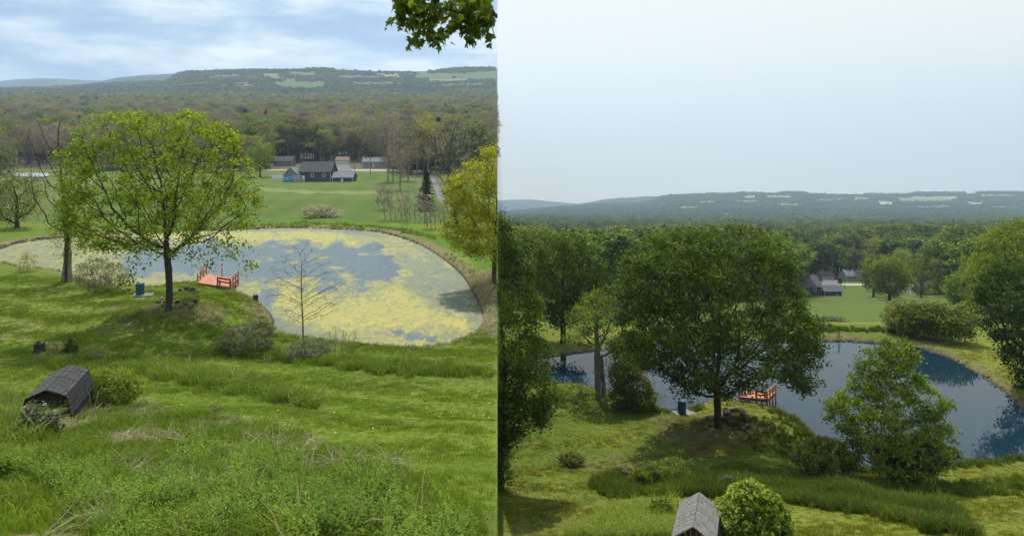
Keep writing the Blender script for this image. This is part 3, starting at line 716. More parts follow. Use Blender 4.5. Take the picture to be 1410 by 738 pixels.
# generic trees 1 m high, scaled when placed ---------------------------------
def gen_tree(kind, seed):
    """returns trunk mesh and crown mesh of a tree one unit tall"""
    global rng
    rng = np.random.default_rng(seed); g = np.random.default_rng(seed+50)
    if kind in ('conifer', 'conifer_blue', 'conifer_brown'):
        m = {'conifer': needle, 'conifer_blue': needle_blue, 'conifer_brown': needle_brown}[kind]
        V = []; n = 1500
        h = g.random(n)**1.15; wdt = .24*(1-h)**.85*(.78+.22*np.sin(h*55+g.random()*6))
        a = g.random(n)*6.283; rr = wdt*np.sqrt(.25+.75*g.random(n))
        c = np.stack([rr*np.cos(a), rr*np.sin(a), .04+h*.94-rr*.25], 1)
        lv, lf, tone = leaves(c, .06, .008, up=.1, seed=seed, droop=.4, aspect=.5)
        mb_n = np.array([[0, 0, z] for z in np.linspace(0, .95, 8)]); par = np.arange(8)-1
        v, f = tubes(mb_n, par, np.linspace(.018, .002, 8), 5)
        return np_mesh('trunk', v, [f], bark_dark), np_mesh('crown', lv, [lf], m, tone=tone)
    wid = {'bare': .26, 'bud': .30, 'green': .36, 'wood': .36, 'round': .38}.get(kind, .3)*(0.85+.3*g.random())
    lo = {'bare': .28, 'bud': .25, 'green': .18, 'wood': .15, 'round': .16}.get(kind, .2)
    cz = (1+lo)/2; n = 260
    # several lobes make an uneven crown
    nl = 9; lc = []
    for i in range(nl):
        a = g.random()*6.283; q = g.random()**.5
        z = lo+(1-lo)*(.12+.80*g.random()); w = wid*math.sqrt(max(.1, 1-((z-cz)/(1-lo)*1.75)**2))
        lc.append((math.cos(a)*w*q*.72, math.sin(a)*w*q*.72, z, .10+.09*g.random()))
    lc.append((0, 0, .86, .13))
    P = []
    for i in range(n):
        x, y, z, r_ = lc[g.integers(len(lc))]; d = g.normal(0, 1, 3); d /= np.linalg.norm(d); q = r_*g.random()**.35
        P.append((x+d[0]*q, y+d[1]*q, min(1.0, z+d[2]*q*.8)))
    P = np.array(P)
    tr = [(0.006*math.sin(z*9+seed), .006*math.cos(z*7), z) for z in np.linspace(-.03, lo+.08, 6)]
    nodes, par = colonize(P, tr, .045, .05, iters=40, up=.2)
    r, ch = radii(par, .0016, .017)
    v, f = tubes(nodes, par, r, 3 if kind != 'round' else 4)
    tips = nodes[ch == 0]; thin = nodes[r < .005]
    if kind == 'bare':
        src = np.vstack([tips, tips, thin, P]); w = g.choice(len(src), 1100)
        lv, lf, tone = leaves(src[w], .055, .022, up=.0, seed=seed, aspect=.065, droop=-.5); mats = twig_mat
    elif kind == 'bud':
        src = np.vstack([tips, thin, P]); w = g.choice(len(src), 1300)
        lv, lf, tone = leaves(src[w], .026, .022, seed=seed, aspect=.5); mats = leaf_bud
    elif kind == 'green':
        src = np.vstack([tips, P, P]); w = g.choice(len(src), 1700)
        lv, lf, tone = leaves(src[w], .036, .02, seed=seed, aspect=.8); mats = leaf_wood_l
    else:
        src = np.vstack([tips, P, P]); w = g.choice(len(src), 2300 if kind == 'wood' else 3000)
        lv, lf, tone = leaves(src[w], .040 if kind == 'wood' else .034, .021, seed=seed, aspect=.8); mats = leaf_wood
    return np_mesh('trunk', v, [f], bark_grey if kind in ('bare', 'bud') else bark_dark, smooth=True), np_mesh('crown', lv, [lf], mats, tone=tone)
PROTO = {}
for kd, cnt in (('bare', 5), ('bud', 4), ('green', 4), ('wood', 6), ('round', 2), ('conifer', 2), ('conifer_blue', 1), ('conifer_brown', 1)):
    PROTO[kd] = [gen_tree(kd, 40+i*7+len(kd)) for i in range(cnt)]
_recol = {}
def recolour(me, m):
    k = (me.name, m.name)
    if k not in _recol:
        c = me.copy(); c.materials.clear(); c.materials.append(m); _recol[k] = c
    return _recol[k]
def put_tree(name, H, pos, h, kind, var, label, cat='tree', group=None, wx=1.0, leafm=None, rz_=None):
    tm, cm = PROTO[kind][var % len(PROTO[kind])]
    if leafm: cm = recolour(cm, leafm)
    o = empty(name, pos, label, cat, group, rz=(var*1.7 if rz_ is None else rz_))
    for nm, me in (('trunk', tm), ('crown', cm)):
        c = link(nm, me, o); c.scale = (h*wx, h*wx, h)
    return o
def joined_mesh(tm, cm):
    """trunk and crown as one light mesh with two materials, for trees too small to show their parts"""
    nv = len(tm.vertices); a = np.zeros(nv*3, np.float32); tm.vertices.foreach_get('co', a)
    b = np.zeros(len(cm.vertices)*3, np.float32); cm.vertices.foreach_get('co', b)
    fa = np.zeros(len(tm.loops), np.int32); tm.loops.foreach_get('vertex_index', fa); fb = np.zeros(len(cm.loops), np.int32); cm.loops.foreach_get('vertex_index', fb)
    t = np.zeros(len(cm.polygons), np.float32); cm.attributes['tone'].data.foreach_get('value', t)
    fa = fa.reshape(-1, 4); fb = fb.reshape(-1, 4)+nv
    return np_mesh('tree', np.vstack([a.reshape(-1, 3), b.reshape(-1, 3)]), [fa, fb], [tm.materials[0], cm.materials[0]], tone=np.concatenate([np.full(len(fa), .5), t]), midx=np.concatenate([np.zeros(len(fa), int), np.ones(len(fb), int)]))
JOIN = {k: [joined_mesh(*p) for p in v] for k, v in PROTO.items()}

# ------------------------------------------------------------------ scattering (only for what nobody could count)
_pc = 0
def scatter(name, protos, P, rotz, scl, idx, tilt=None):
    """one object whose points each carry one of the given meshes"""
    global _pc
    _pc += 1
    coll = bpy.data.collections.new('kinds_of_'+name+str(_pc))
    for i, me in enumerate(protos):
        coll.objects.link(bpy.data.objects.new('kind_%s_%d_%02d' % (name, _pc, i), me))
    me = bpy.data.meshes.new(name); me.vertices.add(len(P)); me.vertices.foreach_set('co', np.asarray(P, np.float32).ravel())
    n = len(P); rot = np.zeros((n, 3), np.float32); rot[:, 2] = rotz
    if tilt is not None: rot[:, 0] = tilt
    a = me.attributes.new('rot', 'FLOAT_VECTOR', 'POINT'); a.data.foreach_set('vector', rot.ravel())
    s = np.asarray(scl, np.float32)
    if s.ndim == 1: s = np.repeat(s[:, None], 3, 1)
    a = me.attributes.new('scl', 'FLOAT_VECTOR', 'POINT'); a.data.foreach_set('vector', np.ascontiguousarray(s).ravel())
    a = me.attributes.new('idx', 'INT', 'POINT'); a.data.foreach_set('value', np.asarray(idx, np.int32))
    me.update()
    o = link(name, me)
    g = bpy.data.node_groups.new('scatter', 'GeometryNodeTree')
    g.interface.new_socket('Geometry', in_out='INPUT', socket_type='NodeSocketGeometry'); g.interface.new_socket('Geometry', in_out='OUTPUT', socket_type='NodeSocketGeometry')
    gi = g.nodes.new('NodeGroupInput'); go = g.nodes.new('NodeGroupOutput'); ip = g.nodes.new('GeometryNodeInstanceOnPoints'); ci = g.nodes.new('GeometryNodeCollectionInfo')
    ci.inputs[0].default_value = coll; ci.inputs['Separate Children'].default_value = True; ci.inputs['Reset Children'].default_value = True
    def attr(nm, ty):
        q = g.nodes.new('GeometryNodeInputNamedAttribute'); q.data_type = ty; q.inputs[0].default_value = nm; return q.outputs[0]
    g.links.new(gi.outputs[0], ip.inputs['Points']); g.links.new(ci.outputs[0], ip.inputs['Instance']); ip.inputs['Pick Instance'].default_value = True
    g.links.new(attr('idx', 'INT'), ip.inputs['Instance Index'])
    e2 = g.nodes.new('FunctionNodeEulerToRotation'); g.links.new(attr('rot', 'FLOAT_VECTOR'), e2.inputs[0]); g.links.new(e2.outputs[0], ip.inputs['Rotation'])
    g.links.new(attr('scl', 'FLOAT_VECTOR'), ip.inputs['Scale']); g.links.new(ip.outputs[0], go.inputs[0])
    md = o.modifiers.new('scatter', 'NODES'); md.node_group = g
    return o
def tuft(n, h, rad, width, lean, m, seed, bend=.3, tone_c=.5):
    g = np.random.default_rng(seed); V = []; T = []
    for i in range(n):
        a = g.random()*6.283; r_ = rad*g.random()**.5; b = np.array([math.cos(a)*r_, math.sin(a)*r_, -.01]); hh = h*(.5+.6*g.random())
        d = g.normal(0, lean, 2); th = g.random()*3.14; w = np.array([math.cos(th), math.sin(th), 0])*width*.5
        mid = b+np.array([d[0]*hh*.4, d[1]*hh*.4, hh*.6]); tip = b+np.array([d[0]*hh*(1+bend), d[1]*hh*(1+bend), hh*(1-.3*bend)])
        V += [b-w, b+w, mid+w*.8, mid-w*.8, tip]; T += [g.normal(tone_c, .2)]*2
    V = np.array(V); k = np.arange(n)*5
    q = np.stack([k, k+1, k+2, k+3], 1); t = np.stack([k+3, k+2, k+4], 1)
    tq = np.array(T)[::2]; return np_mesh('tuft', V, [q, t], m, tone=np.clip(np.concatenate([tq, tq]), 0, 1))
def weed(stems, h, rad, m, seed, leaf=.09, per=14, lean=.25):
    """leafy stems: pairs of narrow leaves up each stem"""
    g = np.random.default_rng(seed); V = []; F4 = []; T = []
    for s in range(stems):
        a = g.random()*6.283; r_ = rad*g.random()**.5; b = np.array([math.cos(a)*r_, math.sin(a)*r_, 0.]); hh = h*(.55+.6*g.random()); d = g.normal(0, lean, 2)
        for j in range(per):
            t = (j+1)/per; c = b+np.array([d[0]*hh*t*t, d[1]*hh*t*t, hh*t]); an = g.random()*6.283; q = leaf*(1.1-.5*t)*(.7+.6*g.random())
            u = np.array([math.cos(an), math.sin(an), .35+.5*g.random()]); u /= np.linalg.norm(u); w = np.cross(u, [0, 0, 1]); w /= np.linalg.norm(w)+1e-9
            k = len(V); V += [c, c+u*q*.5+w*q*.16, c+u*q+np.array([0, 0, -.15*q]), c+u*q*.5-w*q*.16]; F4.append((k, k+1, k+2, k+3)); T.append(g.normal(.5, .2)+.15*t)
    return np_mesh('weed', np.array(V), [np.array(F4)], m, tone=np.clip(T, 0, 1))

# ================================================================== LEFT VALLEY (spring)
def px_shift(poly, dx=0, dy=0): return [(c+dx, r+dy) for c, r in poly]
# drooping twigs at the big maple's skirt
def skirt(H, y0, spots, n, seed, drop):
    g = np.random.default_rng(seed); out = []
    for c, r, rx, ry, yo in spots:
        k = n; a = g.normal(0, 1, (k, 2)); cc = c+a[:, 0]*rx*.55; rr = r+a[:, 1]*ry*.55; y = y0+yo+g.normal(0, .5, k)
        out.append(np.stack([(cc-CX)/F*y0, y, (CY-rr)/F*y0], 1))
    return np.vstack(out)
big = [(175,156),(205,151),(235,154),(262,153),(290,160),(312,176),(330,192),(338,215),(350,240),(352,262),(364,285),(358,305),(345,318),(318,325),(300,336),(270,338),(245,352),(225,356),(200,345),(175,350),(150,345),(120,338),(100,318),(90,300),(96,280),(82,262),(92,240),(86,220),(100,200),(105,182),(130,170),(150,160)]
yb = place(L, 232, 427).y
hero_tree('maple_tree', L, (232,427), big, 'big spring maple with fresh yellow green leaves beside the algae covered pond', y0=yb, n_att=1500, n_leaf=27000, cluster=22, size=.175, step=.34, kill=.5,
          fork=.20, r_base=.20, r_tip=.012, leafm=leaf_spring, shell=.75, spread=.20, seed=4, sides=7,
          extra=skirt(L, yb, [(325,350,22,14,0),(345,365,10,8,0),(300,345,20,10,.5),(260,352,20,9,1),(130,340,22,14,0),(160,352,18,10,1),(200,360,16,12,-1),(290,362,12,8,-.5),(178,385,5,10,0),(320,335,22,9,0),(110,325,16,12,0)], 90, 1, 0))
p2 = [(60,262),(90,235),(130,240),(140,300),(132,340),(104,352),(78,348),(56,330),(44,300)]
yt = place(L, 92, 388).y
o = hero_tree('tree', L, (92,388), [(34,200),(45,160),(70,165),(100,150),(118,190),(120,260),(125,320),(95,335),(60,320),(40,270)], 'tall half bare tree with a pale ivy ringed double trunk on the left pond shore', n_att=520, n_leaf=3200, size=.17, step=.36,
              kill=.55, fork=.25, r_base=.17, r_tip=.013, leafm=leaf_fresh, bark=bark_dark, shell=.3, spread=.5, seed=9, sides=6, depth=.5, extra=None)
# its crown keeps leaves only low down; upper limbs are bare
cr = [c for c in o.children if c.name.startswith('crown')][0]
me = cr.data; bm = bmesh.new(); bm.from_mesh(me)
zc_ = (CY-262)/F*yt-o.location.z
bmesh.ops.delete(bm, geom=[f for f in bm.faces if f.calc_center_median().z > zc_+random.uniform(-1.2, .8)], context='FACES'); bm.to_mesh(me); bm.free()
for dx in (-.22, .25):
    m = MB(); pr = Vector((dx, 0, -.1))
    for j in range(6):
        q = Vector((dx*(1-.08*j)+.04*math.sin(j*2+dx*9), .03*j,   .62*(j+1)-.2)); m.cyl(pr, q, .20-.02*j, .185-.02*j, 10, cap=False); pr = q
    m.build('stem', bark_pale, o)
ev = skirt(L, yt, [(95,340,18,22,-.4),(110,300,18,25,-.4),(85,320,14,18,-.3),(118,335,12,14,-.3)], 380, 8, 0)
lv, lf, tone = leaves(ev, .13, .12, seed=5); link('ivy', np_mesh('ivy', lv-np.array(o.location), [lf], leaf_fresh, tone=tone), o)
# bare sapling before the pond
hero_tree('bare_sapling', L, (416,476), [(360,395),(372,360),(395,332),(425,330),(440,345),(462,372),(480,400),(470,430),(440,446),(400,448),(370,430)], 'bare sapling standing at the near edge of the algae pond', n_att=420, n_leaf=700, size=.05, step=.13, kill=.20,
          fork=.80, r_base=.05, r_tip=.0065, bark=simple('bark_reddish', (.05,.034,.026), (.16,.115,.09), 8, .9, .3), leafm=leaf_bud, shell=.3, spread=.08, seed=12, sides=4, depth=.7, up=.55)
# yellow tree at the right edge
hero_tree('yellow_leaved_tree', L, (681,425), [(684,196),(740,196),(740,380),(690,372),(668,350),(640,352),(622,335),(606,325),(604,312),(626,300),(612,285),(606,268),(622,255),(612,244),(632,236),(645,222),(662,214),(668,202)],
          'tree with bright yellow spring leaves at the right edge of the pond', y0=58, n_att=900, n_leaf=27000, size=.19, step=.4, kill=.62, fork=.3, r_base=.2, r_tip=.012, leafm=leaf_yellow, shell=.8, spread=.24, seed=21, depth=.8)
# dark bare brush below it
def shrub(name, H, base, poly, leafm, label, cat='shrub', group=None, n_att=160, n_leaf=1800, size=.08, spread=.10, seed=0, twigs=twig_mat, r_base=.03, y0=None, depth=.9, step=None, up=.15, aspect=.5, r_tip=.006, droop=0.):
    size = size*1.55; n_leaf = int(n_leaf*1.15)
    b = place(H, *base) if y0 is None else at_y(H, base[0], y0)
    sc = b.y/F; P = np.array(poly); hgt = (P[:, 1].max()-P[:, 1].min())*sc
    st = step or max(.08, hgt/9)
    global rng
    rng = np.random.default_rng(seed+300)
    att = env_points(poly, n_att, b.y, .35, depth, seed)
    o = empty(name, b, label, cat, group); off = np.array(b); cs = H['sgn']
    # several stems from the ground
    g = np.random.default_rng(seed); nst = 5; roots = []
    w = (P[:, 0].max()-P[:, 0].min())*sc
    grp = g.integers(0, nst, len(att)); sx = np.linspace(-.32, .32, nst)*w
    order = np.argsort(att[:, 0]+g.normal(0, w*.12, len(att))); chunks = np.array_split(order, nst); Vs = []; Fs = []; c = 0; tips = []
    for k in range(nst):
        gx = float(b.x+sx[k]); gy = b.y+g.normal(0, w*.08); gb = float(gz(H, gx, gy))
        tr = [(gx, gy, gb-.05), (gx, gy, gb+st*.8)]
        nodes, par = colonize(att[chunks[k]], tr, st, st*1.3, iters=40, up=up)
        r, ch = radii(par, r_tip, r_base); v, f = tubes(nodes, par, r, 3)
        v, f = clip_tubes(v, f, cs)
        Vs.append(v); Fs.append(f+c); c += len(v); tips.append(nodes[ch == 0])
    link('stems', np_mesh('stems', np.vstack(Vs)-off, [np.vstack(Fs)], twigs), o)
    if n_leaf:
        src = np.vstack([np.vstack(tips), att, att]); wi = g.choice(len(src), n_leaf)
        lv, lf, tone = leaves(src[wi], size, spread, clip=cs, seed=seed, aspect=aspect, droop=droop)
        if len(lv): link('foliage', np_mesh('foliage', lv-off, [lf], leafm, tone=tone), o)
    return o
shrub('bare_brush', L, (672,455), [(640,430),(648,395),(660,378),(690,372),(730,380),(730,455),(660,452)], leaf_bud, 'dark leafless brush under the yellow tree on the pond bank', n_att=320, n_leaf=1400, size=.12, spread=.15, seed=3, y0=52, r_base=.03, aspect=.12, twigs=bark_dark)
# shrubs round the left pond
shrub('willow_bush', L, (150,402), blob_poly(139,378,34,22,3,.12), leaf_sage, 'grey green willow bush between the pale trunk and the blue drum', n_att=300, n_leaf=3600, size=.10, spread=.14, seed=5, y0=55, aspect=.3)
shrub('shore_shrub', L, (37,374), blob_poly(37,360,14,13,6,.15), leaf_bud, 'thin budding shrub on the shore at the far left of the pond', n_att=120, n_leaf=500, size=.08, spread=.1, seed=6)
shrub('willow_bush', L, (345,487), blob_poly(342,466,40,19,7,.14), leaf_sage, 'pale grey green bush at the foot of the mound left of the bare sapling', n_att=320, n_leaf=4200, size=.085, spread=.10, seed=7, aspect=.35)
shrub('willow_bush', L, (425,497), blob_poly(424,482,28,15,8,.15), leaf_sage, 'grey green bush right below the bare sapling', n_att=220, n_leaf=2400, size=.08, spread=.09, seed=8, aspect=.35)
shrub('bare_bush', L, (470,482), blob_poly(472,465,26,14,9,.15), leaf_bud, 'low leafless reddish bush on the near pond shore', n_att=200, n_leaf=500, size=.06, spread=.08, seed=9, aspect=.15)
shrub('pale_blossom_shrub', L, (443,302), blob_poly(442,293,26,9,10,.12,.3), leaf_blossom, 'low pale blossoming shrub behind the far pond bank', n_att=220, n_leaf=1800, size=.20, spread=.25, seed=10, r_tip=.01, y0=112)
shrub('round_bush', L, (152,562), blob_poly(152,535,40,26,11,.10), leaf_fresh, 'rounded bright green bush right of the dark animal shelter', n_att=420, n_leaf=8000, size=.055, spread=.07, seed=11, aspect=.4)
shrub('small_conifer_shrub', L, (98,492), [(84,492),(88,478),(96,466),(104,474),(112,490)], leaf_deep, 'small dark green shrub behind the shelter, right of the stump', n_att=120, n_leaf=1500, size=.05, spread=.05, seed=13)
shrub('twiggy_shrub', L, (76,494), blob_poly(76,480,12,12,14,.15), leaf_olive, 'grey twiggy shrub beside the dark stump', n_att=120, n_leaf=450, size=.045, spread=.06, seed=14, aspect=.3)
shrub('twiggy_shrub', L, (135,505), blob_poly(134,488,18,16,15,.15), leaf_olive, 'grey brown twiggy shrub uphill of the rounded green bush', n_att=160, n_leaf=1300, size=.05, spread=.07, seed=15, aspect=.35)
shrub('broad_leaved_plant', L, (48,603), [(28,598),(34,566),(46,550),(58,562),(66,590),(60,602)], leaf_sage, 'pale broad leaved plant growing at the mouth of the shelter', cat='plant', n_att=70, n_leaf=300, size=.07, spread=.07, seed=16, aspect=.8)
shrub('broad_leaved_plant', L, (72,604), [(64,600),(66,574),(76,566),(84,584),(80,600)], leaf_sage, 'smaller broad leaved plant at the right of the shelter mouth', cat='plant', n_att=40, n_leaf=200, size=.09, spread=.05, seed=17, aspect=.8)
# left edge trees
hero_tree('orchard_tree', L, (24,314), blob_poly(22,275,32,36,22,.16), 'spreading dark olive tree on the lawn at the left edge', n_att=260, n_leaf=3800, size=.28, step=.7, kill=1.0, fork=.18, r_base=.3, r_tip=.03, leafm=leaf_olive, spread=.5, seed=31, sides=5, shell=.6)
hero_tree('blossoming_tree', L, (-8,300), blob_poly(-2,245,26,42,23,.16), 'pale grey blossoming tree cut by the left edge', n_att=200, n_leaf=2600, size=.28, step=.8, kill=1.1, fork=.2, r_base=.3, r_tip=.03, leafm=leaf_sage, spread=.5, seed=32, sides=5)
hero_tree('lawn_tree', L, (358,244), blob_poly(359,215,18,24,24,.10), 'round pale green tree on the mown field left of the houses', n_att=260, n_leaf=4200, size=.42, step=.8, kill=1.2, fork=.15, r_base=.35, r_tip=.04, leafm=leaf_fresh, spread=.55, seed=33, sides=5)
for c, r, s, lab in ((551,262,1,'leafless tree with a forked trunk nearest the orange speck at the field edge'), (541,250,2,'slim leafless tree left of the forked one at the field edge'), (562,249,3,'slim leafless tree right behind the forked one at the field edge'), (534,252,4,'leftmost leafless tree of the row on the field edge')):
    hero_tree('bare_tree', L, (c,r), blob_poly(c, r-52, 15, 38, 40+s, .15), lab, group='leafless trees at the field edge', n_att=260, n_leaf=2600, size=1.0, step=1.0, kill=1.3, fork=.22, r_base=.2, r_tip=.05, leafm=twig_mat, bark=bark_grey, spread=.4, seed=40+s, sides=4, aspect=.07, up=.5)
hero_tree('bare_tree', L, (617,252), blob_poly(620,208,36,42,45,.15), 'wide leafless tree with three trunks behind the spruce', n_att=420, n_leaf=2200, size=.9, step=1.0, kill=1.5, fork=.10, r_base=.5, r_tip=.05, leafm=twig_mat, bark=bark_dark, spread=.4, seed=46, sides=5, aspect=.08, up=.4)
# spruce
def spruce(H, base, h_px, w_px, label, m, seed, n=5000, brown=None):
    b = place(H, *base); s = b.y/F; h = h_px*s; w = w_px*s/2; g = np.random.default_rng(seed)
    o = empty('spruce_tree', b, label, 'tree')
    mb = MB(); mb.cyl((0,0,-.1), (0,0,h*.97), w*.09, w*.01, 7); mb.build('trunk', bark_dark, o)
    V = []; nb = 26; C = []
    for i in range(nb):
        t = (i+.3)/nb; z = h*(.03+.95*t); L_ = w*(1-t)**.8*(.85+.3*g.random())
        for k in range(9):
            a = g.random()*6.283; L2 = L_*(.75+.4*g.random())
            for q in np.linspace(.15, 1, 7):
                C.append((math.cos(a)*L2*q, math.sin(a)*L2*q, z-L2*q*.28+L2*q*q*.12))
    C = np.array(C); C = C[g.choice(len(C), n)]
    lv, lf, tone = leaves(C, h*.036, h*.009, up=.2, seed=seed, droop=.5, aspect=.35)
    if brown is None: link('foliage', np_mesh('foliage', lv, [lf], m, tone=tone), o)
    else:
        zf = lv.reshape(-1, 4, 3)[:, 0, 2]; k = zf < h*.5+g.normal(0, h*.06, len(zf))
        for nm, kk, mm in (('foliage', ~k, m), ('dead_foliage', k, brown)):
            vv = lv.reshape(-1, 4, 3)[kk].reshape(-1, 3); link(nm, np_mesh(nm, vv, [np.arange(len(vv)).reshape(-1, 4)], mm, tone=tone[kk]), o)
    return o
spruce(L, (587,291), 58, 34, 'spruce with a green top and browned lower branches beyond the pond', needle, 3, brown=needle_brown)
for i, (c, r, w, h, sd_) in enumerate(((545,300,28,40,1), (572,303,24,38,2), (600,312,22,34,3), (530,285,16,26,4))):
    shrub('bare_thicket', L, (c,r+4), [(c-w*.75,r-4),(c-w,r-h),(c-w*.2,r-h-5),(c+w*.7,r-h+3),(c+w*.7,r-2)], twig_mat,
          ('leafless upright thicket at the foot of the field left of the spruce', 'leafless thicket just in front of the spruce on its left', 'leafless thicket right in front of the spruce', 'leafmost sparse thicket on the field beyond the pond'.replace('leafmost', 'smallest'))[i],
          group='leafless thickets beyond the pond', n_att=230, n_leaf=520, size=.35, spread=.25, seed=60+sd_, r_base=.05, r_tip=.016, aspect=.09, up=.5, droop=-.5, twigs=bark_grey)
# overhanging branch, close to the camera
def maple_leaf(s):
    pts = [(0,0),(.10,.05),(.42,-.02),(.34,.14),(.56,.36),(.36,.38),(.30,.50),(.14,.42),(.16,.70),(.06,.72),(0,1.0)]
    pts += [(-x, y) for x, y in pts[-2:0:-1]]
    return [(x*s, y*s-.1*s) for x, y in pts]
def overhang():
    y0 = 6.5; g = random.Random(5)
    def W(c, r, dy=0): return Vector(((c-CX)/F*y0, y0+dy, (CY-r)/F*y0))
    o = empty('overhanging_maple_branch', W(676, 2), 'leafy maple branch hanging into view at the top of the spring sky', 'branch')
    off = Vector(o.location)
    mb = MB()
    limbs = [[(684,21),(664,17),(640,15),(610,12),(585,14),(560,10),(545,6)], [(684,21),(670,0),(640,-10),(600,-14),(570,-6),(548,2)], [(640,15),(625,30),(612,42),(600,58)], [(610,12),(596,26),(575,46),(564,56)],
             [(664,17),(655,34),(650,50)], [(664,17),(676,36),(682,55)], [(585,14),(572,28),(560,24)], [(664,17),(650,12),(645,14),(630,28)], [(585,14),(592,34),(598,50)], [(560,10),(552,18),(540,22)], [(640,15),(645,32),(648,54)]]
    tips = []
    for i, l in enumerate(limbs):
        p = [W(c, r, .15*math.sin(i*2+j)) for j, (c, r) in enumerate(l)]
        for j in range(len(p)-1):
            r0 = (.013 if i < 2 else .006)*(1-j/len(p)*.6); mb.cyl(p[j]-off, p[j+1]-off, r0, r0*.85, 6)
            for q in range(7 if i > 1 else 6): tips.append(p[j].lerp(p[j+1], q/6))
    mb.build('twigs', bark_dark, o)
    shape = maple_leaf(1.0); n = len(shape); vs = []; fs = []; tn = []
    def leaf(c, s):
        n0 = Vector((g.gauss(0, .8), g.gauss(-.55, .6), g.gauss(.25, .6))).normalized(); t = Vector((g.gauss(0, .5), g.gauss(0, .4), -1)); t = (t-n0*t.dot(n0)).normalized(); b = n0.cross(t)
        w = [c+b*x*s+t*y*s+n0*(abs(x)*.28-y*y*.12)*s for x, y in shape]
        if max(p.x for p in w) > -.002: 
            if c.x > -.03: return
            return
        k = len(vs); vs.extend(tuple(p-off) for p in w); m_ = tuple(range(k, k+n))
        for j in range(1, n-1): fs.append((k, k+j, k+j+1))
        tn.extend([g.gauss(.5, .22)]*(n-2))
    for p in tips:
        for q in range(3):
            leaf(p+Vector((g.gauss(0, .028), g.gauss(0, .12), g.gauss(-.018, .03))), g.uniform(.055, .10))
    for q in range(250):
        c = g.uniform(548, 684); r = g.uniform(-22, 16+22*(c-548)/136 if c < 640 else 32)
        leaf(W(c, r, g.gauss(0, .3)), g.uniform(.055, .10))
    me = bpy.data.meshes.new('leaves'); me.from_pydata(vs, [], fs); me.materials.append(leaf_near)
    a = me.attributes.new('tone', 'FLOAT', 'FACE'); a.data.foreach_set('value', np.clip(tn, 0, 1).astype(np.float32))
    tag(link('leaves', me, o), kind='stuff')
overhang()
# bird
bo = empty('bird', ((531-CX)/F*30, 30, (CY-41)/F*30), 'tiny dark bird in the sky left of the overhanging branch', 'bird')
m = MB(); m.cyl((-.05,0,-.05), (.04,0,.04), .012, .022, 8); m.cyl((.04,0,.04), (.065,0,.06), .018, .006, 8); m.build('body', bark_dark, bo)
for s in (-1, 1):
    m = MB(); m.add([(-.01,0,-.01),(.03,0,.03),(.0,s*.07,.05),(-.03,s*.12,.02)], [(0,1,2,3)]); m.add([(-.01,0,-.014),(.03,0,.026),(.0,s*.07,.046),(-.03,s*.12,.016)], [(3,2,1,0)]); m.build('wing', bark_dark, bo)

